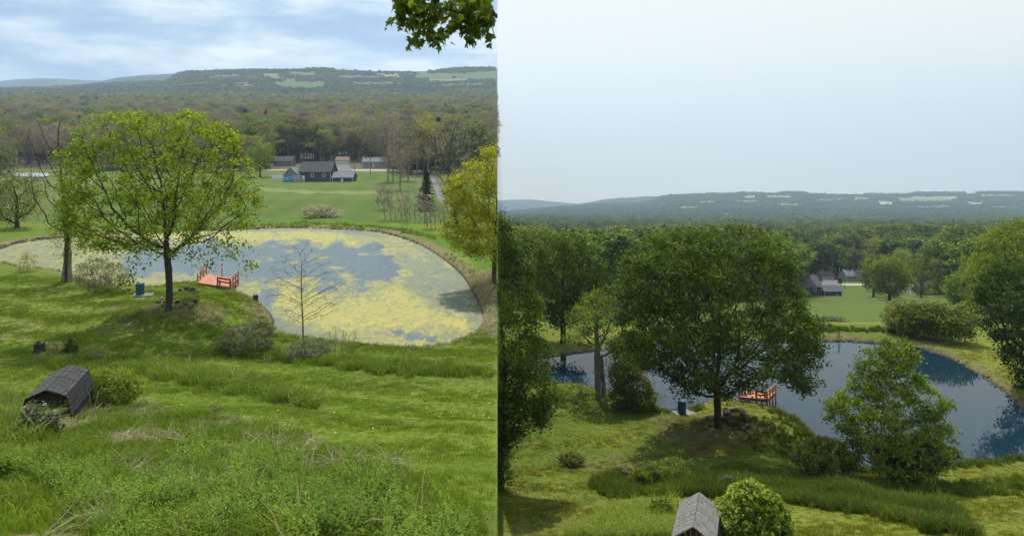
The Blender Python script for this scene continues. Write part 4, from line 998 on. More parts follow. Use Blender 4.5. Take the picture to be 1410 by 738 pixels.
# ------------------------------------------------------------------ small built things
def gambrel(H, front, ang, Lh, w, label, roofm, sidem, hgt, roll=0.0, sink=0.1, front_open=True, name='animal_shelter', kl=.28, kx=.80, kz=.74):
    """low shelter with a roof of four slopes; ang = direction in which the ridge runs away from the viewer"""
    b = place(H, *front); o = empty(name, b-Vector((0, 0, sink)), label, 'shed', rz=ang)
    o.rotation_euler = (0, 0, ang)
    hw = w/2; prof = [(-hw, 0), (-hw, hgt*kl), (-hw*kx, hgt*kz), (0, hgt), (hw*kx, hgt*kz), (hw, hgt*kl), (hw, 0)]
    # upper two slopes: shingled roof; lower slopes: dark felt sides
    def slab(i, t=.03, over=.06, y0=0, y1=Lh):
        (x0, z0), (x1, z1) = prof[i], prof[i+1]; d = Vector((x1-x0, 0, z1-z0)); n = Vector((-d.z, 0, d.x)).normalized()
        if n.dot(Vector(((x0+x1)/2, 0, (z0+z1)/2-hgt*.3))) < 0: n = -n
        return Vector((x0, 0, z0)), d, n
    for i in (1, 2, 3, 4):
        p, d, n = slab(i); mb = MB(); vs = []
        ov = -.07
        for yy in (ov, Lh+.05):
            for k in (0, 1):
                q = p+d*k; vs += [q+Vector((0, yy, 0)), q+n*.025+Vector((0, yy, 0))]
        mb.add(vs, [(0,2,3,1),(4,5,7,6),(0,1,5,4),(2,6,7,3),(1,3,7,5),(0,4,6,2)])
        mb.build('roof_panel' if i in (2, 3) else 'side_panel', roofm if i in (2, 3) else sidem, o)
        # overlapping shingle courses / felt laps as real edges
        rows_ = max(4, int(d.length/.13)); ms = MB(); rr = random.Random(i+int(w*100))
        top_first = (d.z < 0)
        for q in range(rows_):
            t0 = q/rows_; t1 = (q+1)/rows_+.02
            cols_ = max(6, int(Lh/.28)) if i in (2, 3) else 3
            for c in range(cols_):
                ya = ov+.005+(Lh+.11)*c/cols_; yb_ = ov+(Lh+.11)*(c+1)/cols_-.012
                l0, l1 = (.030, .044) if top_first else (.044, .030)
                j = rr.uniform(-.004, .004)
                A = p+d*t0+n*(l0+j); B = p+d*min(t1, 1.0)+n*(l1+j)
                v8 = [A+Vector((0,ya,0)), A+Vector((0,yb_,0)), B+Vector((0,yb_,0)), B+Vector((0,ya,0))]
                v8 += [v-n*.016 for v in v8]
                ms.add(v8, [(0,1,2,3),(7,6,5,4),(0,4,5,1),(1,5,6,2),(2,6,7,3),(3,7,4,0)])
        so = ms.build('shingles' if i in (2, 3) else 'felt_strips', roofm if i in (2, 3) else sidem, o); so['kind'] = 'stuff'
    m = MB()
    for s in (-1, 1): m.box((s*hw-.02, 0.02, 0), (s*hw+.02, Lh, hgt*kl-.01))
    m.build('side_wall', sidem, o)
    m = MB(); m.prism([(x*.985, z*.985) for x, z in prof], Lh-.02, Lh-.008); m.build('back_wall', shedwood, o)
    nb = 9
    for k in range(nb):
        x0 = -hw*.96+k*2*hw*.96/nb; x1 = x0+2*hw*.96/nb-.012; xm = (x0+x1)/2
        zt = np.interp(abs(xm), [0, hw*kx, hw], [hgt, hgt*kz, hgt*kl])-.05
        m = MB(); m.box((x0, Lh-.05, 0), (x1, Lh-.02, zt)); m.build('board', shedwood, o)
        zb = hgt*.50
        if zt > zb+.04 and front_open:
            m = MB(); m.box((x0, .04, zb+.01*(k % 3)), (x1, .065, zt)); m.build('board', shedwood, o)
    m = MB(); m.bar((-hw*.9, .10, hgt*.5), (hw*.9, .10, hgt*.5), .06, .06); m.build('crossbeam', shedwood, o)
    for s in (-1, 1):
        m = MB(); m.box((s*hw*.93-.04, .03, 0), (s*hw*.93+.04, .11, hgt*.48)); m.build('post', shedwood, o)
    return o
gambrel(L, (64,583), R(16), 2.3, 1.2, 'low dark shelter with a four sloped shingle roof in rough grass', shingle, tarp, 1.02, kz=.80)
gambrel(Rr, (955,778), R(-20), 2.45, 1.62, 'grey weathered shelter with four sloped roof at the bottom of the summer lawn', shingle_r, tarp, 1.38, kx=.86, kz=.64, kl=.2)

def stump(H, c, r, w_px, h_px, label, seed):
    b = place(H, c, r); s = b.y/F; rad = w_px*s/2; h = h_px*s; g = random.Random(seed)
    o = empty('tree_stump', b, label, 'stump'); n = 16; prof = [g.uniform(.82, 1.15) for _ in range(n)]; vs = []
    lv = [(-.1, 1.2), (.08*h, 1.1), (.5*h, .95), (.9*h, 1.0)]
    for z, k in lv:
        for i in range(n): a = i*2*math.pi/n; vs.append((math.cos(a)*rad*k*prof[i], math.sin(a)*rad*k*prof[i], z+(g.uniform(-.06, .10)*h if z > .8*h else 0)))
    fs = [(k*n+i, k*n+(i+1) % n, (k+1)*n+(i+1) % n, (k+1)*n+i) for k in range(3) for i in range(n)]
    m = MB(); m.add(vs, fs); m.build('bark', bark_dark, o)
    m = MB(); m.add([(math.cos(i*2*math.pi/n)*rad*.92*prof[i], math.sin(i*2*math.pi/n)*rad*.92*prof[i], .86*h) for i in range(n)], [tuple(range(n))]); m.build('cut_face', bark_dark, o)
stump(L, 54, 487, 13, 16, 'short dark tree stump above the shelter on the left lawn', 1)
stump(Rr, 862, 660, 15, 14, 'dark ragged stump in tall grass on the summer slope', 2)
stump(L, 352, 417, 7, 11, 'short broken post stump on the shore right of the dock', 3)
stump(Rr, 1102, 575, 7, 8, 'dark stub of wood on the tip of the mound by the blue pond', 4)

def rock(rad, seed, flat=.7):
    bm = bmesh.new(); bmesh.ops.create_icosphere(bm, subdivisions=2, radius=rad); g = random.Random(seed)
    cuts = [(Vector((g.gauss(0, 1), g.gauss(0, 1), g.gauss(0, 1))).normalized(), g.uniform(.5, .85)*rad) for _ in range(9)]
    sx, sy = g.uniform(.8, 1.4), g.uniform(.7, 1.1)
    for v in bm.verts:
        for n, d in cuts:
            k = v.co.dot(n)-d
            if k > 0: v.co -= n*k
        v.co.x *= sx; v.co.y *= sy; v.co.z *= flat
    me = bpy.data.meshes.new('rock'); bm.to_mesh(me); bm.free(); me.materials.append(stone); return me
ROCKS = [rock(1, i) for i in range(6)]; ROCKS_D = [recolour(m_, dark_stone) for m_ in ROCKS]
def rocks(H, spots, label, group, dark=.5, seed=0, name='rock'):
    g = random.Random(seed)
    for c, r, w in spots:
        b = place(H, c, r); s = w*b.y/F/2*1.12
        o = link(name, g.choice(ROCKS_D if g.random() < dark else ROCKS)); o.location = b+Vector((0, 0, s*.25)); o.scale = (s,)*3; o.rotation_euler = (g.uniform(-.3, .3), g.uniform(-.3, .3), g.uniform(0, 6))
        tag(o, label, 'rock', group)
rocks(L, [(242,406,7),(248,401,8),(256,399,9),(264,401,9),(270,404,9),(273,410,8),(269,416,9),(263,421,8),(256,420,6),(250,424,7),(244,418,8),(262,425,6),(240,412,6)], 'dark rock of the fire ring right of the spring maple trunk', 'rocks of the fire ring by the spring maple', .7, 1)
rocks(L, [(222,412,8),(218,417,7),(226,417,6),(224,422,5)], 'small brown rock at the left foot of the spring maple', 'rocks left of the spring maple', .4, 2)
rocks(L, [(172,402,6),(178,400,7),(184,404,5)], 'low rock left of the blue drum slab in spring', 'rocks left of the spring drum', .4, 3)
rocks(L, [(48,250,9)], 'pale boulder on the grass by the small silvery pool', None, 0, 4)
rocks(Rr, [(1002,571,12),(1013,568,14),(1022,572,12),(1027,579,10),(1018,586,10),(1008,586,9),(998,580,9),(1030,588,9),(1025,592,8),(1012,592,7)], 'rock of the fire ring right of the summer maple trunk', 'rocks of the fire ring by the summer maple', .9, 5)
rocks(Rr, [(974,578,8),(968,584,8),(978,588,7),(972,592,6),(982,596,6)], 'brown rock at the left foot of the summer maple', 'rocks left of the summer maple', .4, 6)
rocks(Rr, [(914,566,9),(921,564,7)], 'rock left of the blue drum slab in summer', 'rocks left of the summer drum', .6, 7)
# stones edging the far shores
g = random.Random(8)
def shore_rocks(H, i0, i1, n, label, group, rmin, rmax):
    P = H['pond']; m = len(P)
    for k in range(n):
        t = i0+(i1-i0)*(k+g.random()*.8)/n; a = int(t) % m; b_ = (a+1) % m; f = t-int(t)
        x = P[a][0]*(1-f)+P[b_][0]*f; y = P[a][1]*(1-f)+P[b_][1]*f; s = g.uniform(rmin, rmax)
        nx_, ny_ = P[b_][1]-P[a][1], -(P[b_][0]-P[a][0]); ln = math.hypot(nx_, ny_)+1e-6
        x += nx_/ln*g.uniform(-.1, .35)*(1); y += ny_/ln*g.uniform(-.1, .35)
        if abs(x/y) > .75 or x*H['sgn'] < .3: continue
        o = link('shore_stone', g.choice(ROCKS)); o.location = (x, y, max(H['lvl'], float(gz(H, x, y)))+s*.1); o.scale = (s,)*3; o.rotation_euler = (0, 0, g.uniform(0, 6)); tag(o, label, 'stone', group)
shore_rocks(L, 27*6, 38*6, 120, 'small brown stone along the far shore of the algae covered pond', 'stones along the far shore of the algae pond', .10, .26)
shore_rocks(Rr, 8*6, 18*6, 60, 'small brown stone along the far shore of the blue pond', 'stones along the far shore of the blue pond', .08, .2)

def drum_at(H, c, r, h_px, w_px, label, lid):
    b = place(H, c, r); s = b.y/F; h = h_px*s; rad = w_px*s/2
    so = empty('stone_slab', b, label.split(' standing')[0].replace('blue drum', 'flat grey slab')+' under the drum', 'slab', rz=.35)
    m = MB(); m.box((-rad*1.6, -rad*2.2, -.12), (rad*3.0, rad*2.2, .06)); m.build('slab', slab_m, so, bevel=.015)
    o = empty('blue_drum', b+Vector((0, 0, .062)), label, 'barrel')
    m = MB(); z = 0
    for z0, z1, k0, k1 in ((0,.04,.94,1), (.04,.30,1,1), (.30,.33,1.04,1.04), (.33,.62,1,1), (.62,.65,1.04,1.04), (.65,.93,1,1), (.93,.97,1,.92)):
        m.cyl((0,0,z0*h), (0,0,z1*h), rad*k0, rad*k1, 20, cap=True)
    m.build('body', drum, o)
    m = MB(); m.cyl((0,0,h*.972), (0,0,h*1.02), rad*.98, rad*.95, 20); m.build('lid', drum, o)
    if lid:
        m = MB(); m.cyl((-rad*.3,0,h*1.02), (-rad*.3,0,h*1.12), .05, .04, 8); m.cyl((rad*.6,-.1,h*1.0), (rad*1.25,-.1,h*1.06), .05, .04, 8); m.build('fitting', slab_m, o)
drum_at(L, 193, 407, 15, 11, 'blue drum standing on a slab at the spring pond shore', True)
drum_at(Rr, 939, 570, 17, 11.5, 'blue drum standing on a slab at the summer pond shore', False)

def dock(H, quad, label, lvl_up, rail_h):
    """deck corners: near left, near right, far right, far left (photo px at deck height)"""
    z = H['lvl']+lvl_up; W = []
    for c, r in quad:
        y = z*F/(CY-r); W.append(Vector(((c-CX)/F*y, y, z)))
    o = empty('fishing_dock', W[0], label, 'dock'); off = Vector(o.location); nl, nr, fr, fl = [p-off for p in W]
    nb = 16
    for k in range(nb):
        a, b = k/nb, (k+.93)/nb; m = MB()
        p = [nl.lerp(nr, a), nl.lerp(nr, b), fl.lerp(fr, b), fl.lerp(fr, a)]; dz = .003*(k % 3)
        m.add([q+Vector((0,0,dz)) for q in p]+[q-Vector((0,0,.04)) for q in p], [(0,1,2,3),(7,6,5,4),(0,4,5,1),(1,5,6,2),(2,6,7,3),(3,7,4,0)]); m.build('deck_board', redwood, o)
    for p, q in ((nl, nr), (nr, fr), (fl, fr), (nl, fl)):
        m = MB(); m.bar(p-Vector((0,0,.13)), q-Vector((0,0,.13)), .05, .16); m.build('joist', redwood_d, o)
    up = Vector((0, 0, rail_h))
    posts = [nl, nl.lerp(fl, .33), nl.lerp(fl, .66), fl, fl.lerp(fr, .5), fr, nr.lerp(fr, .66), nr.lerp(fr, .33), nr, nl.lerp(nr, .62)]
    for i, p in enumerate(posts):
        m = MB(); m.box((p.x-.045, p.y-.045, -.9), (p.x+.045, p.y+.045, rail_h*(1.04 if i != 9 else 1.0))); m.build('post', redwood if i not in (8, 9) else redwood_d, o)
    for p, q in ((nl, fl), (nr, fr)):
        for hh in (.98, .52):
            m = MB(); m.bar(p+up*hh, q+up*hh, .035, .09); m.build('rail', redwood_d if hh < .9 else redwood, o)
    # the bench with its dark back rail, on the near side
    m0, m1 = nl.lerp(nr, .62), nr
    for hh, ww in ((.92, .14), (.50, .10)):
        m = MB(); m.bar(m0+up*hh, m1+up*hh, .04, ww); m.build('rail', redwood_d, o)
    return o, m0, m1, up, off
o, m0, m1, up, off = dock(L, [(272,389),(317,396),(328,384),(284,378)], 'orange red railed fishing dock on the algae covered pond', .55, .66)
bn = empty('bench', off+m0, 'red wooden bench on the dock of the algae covered pond', 'bench'); d = m1-m0
for k in (0, 1): 
    m = MB(); m.bar(Vector((0,.2+.16*k,.42)), d+Vector((0,.2+.16*k,.42)), .14, .035); m.build('seat', redwood, bn)
for k in (.08, .92): 
    m = MB(); m.bar(d*k+Vector((0,.28,0)), d*k+Vector((0,.28,.41)), .05, .3); m.build('leg', redwood, bn)
o, m0, m1, up, off = dock(Rr, [(1018,546),(1056,550),(1068,540),(1030,536)], 'orange railed fishing dock on the dark blue pond', .72, .62)
bn = empty('bench', off+m0, 'orange wooden bench on the dock of the dark blue pond', 'bench'); d = m1-m0
for k in (0, 1): 
    m = MB(); m.bar(Vector((0,.2+.16*k,.42)), d+Vector((0,.2+.16*k,.42)), .14, .035); m.build('seat', redwood, bn)
for k in (.08, .92): 
    m = MB(); m.bar(d*k+Vector((0,.28,0)), d*k+Vector((0,.28,.41)), .05, .3); m.build('leg', redwood, bn)

# ------------------------------------------------------------------ houses
def house(H, c0, c1, row, wall_px, roof_px, label, wallm, roofm, depth=8, windows=(), doors=(), y=None, chimney=None, gable=False, name='house', rzt=0.0, group=None, hip=0.0):
    """long side faces the camera; row is the foot of the near wall"""
    b = place(H, (c0+c1)/2, row) if y is None else at_y(H, (c0+c1)/2, y)
    s = b.y/F; w = (c1-c0)*s; h = wall_px*s; rh = roof_px*s
    o = empty(name, b, label, 'house' if name == 'house' else 'garage', group, rz=rzt)
    m = MB(); m.box((-w/2, 0, -2.5), (w/2, depth, h)); 
    if gable: m.prism([(-w/2, h), (0, h+rh), (w/2, h)], 0.0, depth)
    else: m.add([(-w/2, 0, h), (-w/2, depth/2, h+rh), (-w/2, depth, h), (w/2, 0, h), (w/2, depth/2, h+rh), (w/2, depth, h)], [(0,2,1), (3,4,5)])
    m.build('wall', wallm, o)
    e = .35; t = .12
    for sgn in (0, 1):
        m = MB()
        if gable:
            xa, xb = (-w/2-e, 0) if sgn == 0 else (w/2+e, 0); za = h-e*rh/(w/2)
            vs = [(xa,-e,za),(xb,-e,h+rh),(xb,depth+e,h+rh),(xa,depth+e,za)]
        else:
            ya, yb2 = (-e, depth/2) if sgn == 0 else (depth+e, depth/2); za = h-e*rh/(depth/2)
            vs = [(-w/2-e,ya,za),(-w/2-e+hip*w,yb2,h+rh),(w/2+e,yb2,h+rh),(w/2+e,ya,za)]
        vs2 = [(x, y_, z+t) for x, y_, z in vs]
        m.add(vs+vs2, [(0,1,2,3),(7,6,5,4),(0,4,5,1),(1,5,6,2),(2,6,7,3),(3,7,4,0)]); m.build('roof', roofm, o)
    for wc, wr, ww, wh in windows:
        x = (wc-(c0+c1)/2)*s; z = h-(wr)*s; fw, fh = ww*s/2, wh*s/2
        m = MB(); f_ = .12
        for a, b2 in (((x-fw-f_, -.07, z-fh-f_), (x+fw+f_, .0-.002, z-fh)), ((x-fw-f_, -.07, z+fh), (x+fw+f_, -.002, z+fh+f_)), ((x-fw-f_, -.07, z-fh), (x-fw, -.002, z+fh)), ((x+fw, -.07, z-fh), (x+fw+f_, -.002, z+fh))): m.box(a, b2)
        fr = m.build('window', trim, o); m = MB(); m.box((x-fw, -.03, z-fh), (x+fw, -.003, z+fh)); m.build('pane', glass, fr)
    for dc, dw, dh in doors:
        x = (dc-(c0+c1)/2)*s; m = MB(); m.box((x-dw*s/2, -.05, 0), (x+dw*s/2, -.004, dh*s)); m.build('door', trim, o)
    if chimney is not None:
        x = (chimney-(c0+c1)/2)*s; m = MB(); m.box((x-.4, depth/2-.4, h+rh-.6), (x+.4, depth/2+.4, h+rh+.9)); m.build('chimney', roof_red, o)
    for x0 in (-w/2-.06, w/2-.06):
        m = MB(); m.box((x0, -.05, 0), (x0+.12, -.005, h-.1)); m.build('corner_trim', trim, o)
    return o
house(L, 412, 455, 250.5, 14, 13, 'dark slate blue house with charcoal roof beyond the spring field', sid_navy, roof_dark, 9, [(430,5,2.6,4),(446,5,2.6,4)], [(418,3,8)], hip=.0)
house(L, 391, 410, 246, 10, 9, 'small slate gabled wing left of the dark house by the pool', sid_grey, roof_grey, 6, [(398,5,3,3)], y=228, gable=True)
house(L, 458, 485, 250.5, 6, 6.5, 'low dark garage right of the slate blue house', sid_navy, roof_grey, 7, [], [(471,3,4)], name='garage')
house(L, 376, 401, 229, 7, 6, 'plain grey house at the left behind the round lawn tree', sid_grey, roof_dark, 8, [(384,3,2,2.5),(392,3,2,2.5)])
house(L, 434, 462, 222.5, 8, 4, 'white house with faded red roof behind the slate house in spring', sid_white, roof_red, 8, [(440,3.5,4,2.5),(448,3.5,2,2.5)])
house(L, 462, 479, 226, 5, 4.5, 'white garage with faded red roof on the spring street', sid_white, roof_red, 7, [], [(468,7,4)], name='garage')
house(L, 499, 534, 231, 8, 5.5, 'long pale blue ranch house with grey roof at the spring wood edge', sid_blue, roof_grey, 8, [(505,3.5,2,3),(511,3.5,2.4,3),(518,3.5,2,3),(528,3.5,2,3)], [(514,1.6,5)], chimney=502)
house(L, 576, 598, 149, 4, 2.2, 'far off cream building among the woods in spring', trim, roof_red, 14, [], [], y=1050)
house(Rr, 1096, 1131, 407.5, 13, 12, 'slate blue house with plum grey roof beyond the summer field', sid_navy, roof_plum, 9, [(1106,4.5,2.6,4),(1122,4.5,2.8,4)])
house(Rr, 1135, 1159, 407.5, 6.5, 5.5, 'low slate garage beside the house across the summer field', sid_navy, roof_plum, 7, [], [(1153,2,2)], name='garage')
house(Rr, 1105, 1132, 382, 7, 6, 'white house with faded red roof behind the slate house in summer', sid_white, roof_red, 8, [(1114,3.5,4,2.5)])
house(Rr, 1132, 1149, 384.5, 4.5, 5.5, 'white garage with faded red roof on the summer street', sid_white, roof_red, 7, [], [(1141,8,3)], name='garage')
house(Rr, 1166, 1199, 387, 7, 6, 'long white ranch house with grey roof at the summer wood edge', sid_blue, roof_grey, 8, [(1172,3.5,2,3),(1177,3.5,2,3),(1182,3.5,2.2,3),(1194,3.5,2,3)], [(1187,1.6,5)], chimney=1181)
house(Rr, 1222, 1235, 314, 3, 2, 'far off cream building in the summer valley', trim, roof_red, 16, [], [], y=1450)
house(Rr, 1140, 1150, 298.5, 1.6, 1, 'tiny white farmhouse on the far summer slope', trim, roof_grey, 14, [], [], y=2150)
for i, c in enumerate((520, 527, 545, 556, 566)):
    y = 2180; k = at_y(L, c, y); o = empty('farmhouse', k, 'tiny pale farm building on the crest of the spring ridge', 'building', 'farm buildings on the spring ridge')
    m = MB(); m.box((-6,0,-3), (6,10,6)); m.build('wall', trim, o); m = MB(); m.prism([(-7,6),(0,10),(7,6)], -.5, 10.5); m.build('roof', roof_grey, o)
for i, c in enumerate((1196, 1203, 1212, 1222, 1231)):
    y = 4350; k = at_y(Rr, c, y); o = empty('farmhouse', k, 'tiny pale farm building on the crest of the summer ridge', 'building', 'farm buildings on the summer ridge')
    m = MB(); m.box((-10,0,-6), (10,12,8)); m.build('wall', trim, o); m = MB(); m.prism([(-11,8),(0,13),(11,8)], -.5, 12.5); m.build('roof', roof_grey, o)
# pool, fence and deck beside the slate house
pb = place(L, 398, 251); o = empty('swimming_pool', pb, 'round above ground pool with blue wall left of the slate house', 'pool')
m = MB(); m.cyl((0,0,-.5), (0,0,1.25), 1.9, 1.9, 28, cap=False); m.build('pool_wall', pool_w, o)
m = MB(); m.cyl((0,0,1.1), (0,0,1.12), 1.85, 1.85, 28); m.build('water', pool_w, o)
m = MB(); m.cyl((0,0,1.25), (0,0,1.31), 1.96, 1.96, 28, cap=False); m.build('rim', trim, o)
db = place(L, 412, 251.5); o = empty('pool_deck', db, 'white railed wooden deck between the pool and the slate house', 'deck')
m = MB(); m.box((-2,0,1.0), (1.4,2.5,1.12)); m.build('deck', redwood_d, o)
for k in range(9): m = MB(); m.box((-2+k*.42,-.03,-.3), (-1.94+k*.42,.03,2.0)); m.build('post', trim, o)
m = MB(); m.box((-2,-.04,2.0), (1.4,.04,2.08)); m.build('rail', trim, o)
m = MB(); m.box((-2,-.02,.0), (1.4,.0,.95)); m.build('skirt', sid_grey, o)
fb = place(L, 382, 247); o = empty('white_fence', fb, 'short white panel fence left of the pool', 'fence', rz=-.25)
for k in range(6): m = MB(); m.box((-2.1+k*.7,-.03,-.4), (-1.45+k*.7,.03,1.5)); m.build('panel', trim, o)
# driveways and roads
def strip(H, name, quad_px, m, dz=.06, n=24, base=None):
    (a, b, c, d) = quad_px; V = []; 
    for i in range(n+1):
        t = i/n
        for j in range(4):
            s_ = j/3; cc = (a[0]*(1-t)+b[0]*t)*(1-s_)+(d[0]*(1-t)+c[0]*t)*s_; rr = (a[1]*(1-t)+b[1]*t)*(1-s_)+(d[1]*(1-t)+c[1]*t)*s_
            p = place(H, cc, rr); V.append((p.x, p.y, p.z+dz))
    f = np.array([(i*4+j, i*4+j+1, i*4+j+5, i*4+j+4) for i in range(n) for j in range(3)])
    tag(link(name, np_mesh(name, np.array(V), [f], m)), kind='structure')
strip(L, 'road', ((470,233.4),(592,234.6),(592,237.0),(470,235.4)), road_m)
strip(L, 'road', ((330,234.2),(395,233.6),(395,235.0),(330,236.0)), road_m)
strip(L, 'driveway', ((462,227),(480,227),(486,237),(458,237)), pave, .09)
strip(L, 'gravel_track', ((590,238),(594,237.5),(622,290),(608,290)), pave, .07)
strip(Rr, 'road', ((1160,391.0),(1262,391.6),(1262,394.0),(1160,393.2)), road_m, .08)
strip(Rr, 'driveway', ((1133,386),(1152,386),(1160,394),(1132,394)), pave, .10)
strip(Rr, 'gravel_track', ((1243,393),(1250,393),(1262,406),(1254,406)), road_m, .08)
# small silvery pool at the left
c_, r_ = 42, 240
pts = [place(L, c_+a*math.cos(t)*1.0, r_+6*math.sin(t)+1.2*math.sin(3*t)) for t, a in ((i*2*math.pi/28, 24+3*math.sin(i)) for i in range(28))]
zz = sorted(p.z for p in pts)[14]+.1
silver = watermat('water_painted_sky', (.30,.34,.38), .35, False)  # pale base colour paints in the sky reflected on the water
me = bpy.data.meshes.new('small_pond_water'); me.from_pydata([(p.x, p.y, zz) for p in pts], [], [tuple(range(28))]); me.materials.append(silver); tag(link('small_pond_water', me), kind='structure')
# utility poles
for c, r, h in ((510,240,24), (488,241,20)):
    p = place(L, c, r); o = empty('utility_pole', p, 'thin utility pole by the road '+('in front of the long pale blue house' if c > 500 else 'right of the dark garage'), 'pole'); H_ = h*p.y/F
    m = MB(); m.cyl((0,0,-.3), (0,0,H_), .16, .11, 8); m.build('post', bark_grey, o); m = MB(); m.box((-1,-.06,H_-.7), (1,.06,H_-.5)); m.build('crossarm', bark_grey, o)
put_tree('red_leaved_tree', L, place(L, 452, 225), 5.2, 'round', 0, 'dark red leaved tree in front of the white house in spring', leafm=leaf_red, wx=1.1)
put_tree('red_leaved_tree', Rr, at_y(Rr, 1121, 325), 3.6, 'round', 1, 'dark red leaved tree in front of the white house in summer', leafm=leaf_red, wx=1.2)
put_tree('dark_shrub', Rr, place(Rr, 1157, 395), 3.6, 'round', 0, 'dark purple brown shrub at the end of the summer driveway', cat='shrub', leafm=leaf_red)
spruce(Rr, (1163,398), 8, 6, 'little dark spruce beside the summer driveway', needle, 5, 500)

# ================================================================== RIGHT VALLEY (summer)
bigR = [(925,322),(955,316),(985,312),(1020,314),(1050,318),(1075,330),(1084,350),(1088,372),(1094,392),(1104,408),(1104,425),(1126,445),(1116,458),(1128,478),(1112,500),(1122,525),(1100,538),(1080,520),(1050,508),(1030,514),(1008,512),(990,535),(970,525),(950,548),(935,540),(925,515),(900,512),(885,492),(862,490),(858,462),(846,440),(852,415),(840,395),(856,375),(850,355),(880,350),(890,332)]
yR = place(Rr, 988, 588).y
hero_tree('maple_tree', Rr, (988,588), bigR, 'big dense dark green summer maple in front of the blue pond', y0=yR, n_att=1900, n_leaf=60000, cluster=34, size=.20, step=.34, kill=.48,
          fork=.20, r_base=.25, r_tip=.012, leafm=leaf_summer, shell=.85, spread=.26, seed=5, sides=7, depth=.8,
          extra=skirt(Rr, yR, [(1105,530,18,10,0),(1080,522,16,9,.5),(945,545,14,12,.3),(900,505,16,10,0),(1120,500,10,14,0),(1000,540,12,8,1.5),(965,535,12,8,1)], 160, 2, 0))
hero_tree('edge_maple', Rr, (690,662), [(700,700),(640,700),(640,290),(690,296),(702,312),(712,330),(706,350),(735,372),(722,395),(752,412),(742,438),(736,455),(760,478),(750,500),(762,528),(776,545),(768,562),(752,566),(748,592),(735,588),(722,580),(708,604),(700,640)],
          'tall dark tree at the left edge of the summer view', y0=37.5, n_att=1300, n_leaf=44000, size=.15, step=.4, kill=.55, fork=.3, r_base=.2, r_tip=.012, leafm=leaf_summer, shell=.8, spread=.2, seed=22, depth=.55)
hero_tree('tree', Rr, (775,472), [(765,320),(795,322),(812,345),(832,368),(828,385),(834,400),(815,420),(800,445),(770,452),(745,440),(730,420),(718,400),(728,380),(722,358),(738,335),(750,325)],
          'rounded dark green tree across the left arm of the blue pond', n_att=700, n_leaf=17000, size=.24, step=.45, kill=.65, fork=.25, r_base=.28, r_tip=.015, leafm=leaf_summer, shell=.8, spread=.3, seed=23)
o = hero_tree('tree', Rr, (823,547), [(800,408),(830,398),(852,410),(865,440),(868,480),(860,510),(842,505),(832,480),(815,470),(795,480),(775,462),(782,435)],
          'half dead tree with a pale trunk between the pond arm and the summer maple', n_att=420, n_leaf=5200, size=.17, step=.33, kill=.5, fork=.42, r_base=.26, r_tip=.014, leafm=leaf_fresh, bark=bark_pale, shell=.5, spread=.22, seed=24, depth=.8)
m = MB(); pr = Vector((.5, .1, -.1))
for j in range(6):
    q = Vector((.5+.03*math.sin(j*2)-.04*j, .1, .55*(j+1))); m.cyl(pr, q, .2-.015*j, .185-.015*j, 9, cap=False); pr = q
m.build('stem', bark_pale, o)
shrub('dark_bush', Rr, (865,562), blob_poly(868,534,34,28,31,.32), leaf_wood_l, 'large mid green bush right of the pale trunk on the summer shore', n_att=500, n_leaf=6500, size=.12, spread=.2, seed=31)
shrub('dark_bush', Rr, (855,520), blob_poly(872,486,26,34,35,.18), leaf_wood_l, 'tall dark growth behind the pale trunked summer tree', n_att=420, n_leaf=8000, size=.16, spread=.18, seed=38, y0=61)
shrub('low_bush', Rr, (800,548), blob_poly(790,540,30,10,32,.2), leaf_fresh, 'low light green growth along the shore left of the pale trunk', n_att=160, n_leaf=1600, size=.10, spread=.12, seed=32, y0=57.5)
hero_tree('young_tree', Rr, (1213,660), [(1210,478),(1232,466),(1252,472),(1262,492),(1250,508),(1272,520),(1278,536),(1300,540),(1302,556),(1292,570),(1312,590),(1306,606),(1318,622),(1300,636),(1285,650),(1240,652),(1190,650),(1160,632),(1150,612),(1168,600),(1142,588),(1148,572),(1138,556),(1162,548),(1176,540),(1168,528),(1182,515),(1172,500),(1190,490)],
          'light green young tree standing in front of the blue pond', n_att=1000, n_leaf=27000, cluster=30, size=.15, step=.27, kill=.36, fork=.14, r_base=.09, r_tip=.008, leafm=leaf_young, bark=bark_grey, shell=.5, spread=.15, seed=25, depth=.8)
shrub('dark_bush', Rr, (1250,660), blob_poly(1252,630,46,30,33,.14), leaf_deep, 'dark green bush at the right foot of the young tree', n_att=420, n_leaf=7000, size=.11, spread=.11, seed=33)
shrub('olive_bush', Rr, (1135,657), blob_poly(1134,630,36,24,34,.16), leaf_olive, 'olive bush with pale tips left of the young tree', n_att=380, n_leaf=6500, size=.10, spread=.11, seed=34)
hero_tree('dark_edge_tree', Rr, (1432,575), [(1400,362),(1440,350),(1480,380),(1490,540),(1440,560),(1412,545),(1398,525),(1405,505),(1380,495),(1392,480),(1365,472),(1352,450),(1362,435),(1340,422),(1350,405),(1345,385),(1372,378),(1380,362)],
          'dense dark green tree cut by the right edge of the view', y0=60, n_att=900, n_leaf=26000, size=.21, step=.4, kill=.6, fork=.2, r_base=.3, r_tip=.015, leafm=leaf_deep, shell=.85, spread=.26, seed=26)
hero_tree('yellow_green_tree', Rr, (1398,470), [(1392,300),(1420,304),(1460,330),(1460,450),(1400,455),(1360,450),(1345,425),(1330,405),(1338,385),(1332,365),(1350,350),(1346,335),(1362,328),(1368,312),(1382,310)],
          'tall yellow green tree behind the dark edge tree', y0=97, n_att=700, n_leaf=19000, size=.32, step=.65, kill=.95, fork=.15, r_base=.35, r_tip=.02, leafm=leaf_fresh, shell=.8, spread=.4, seed=27)
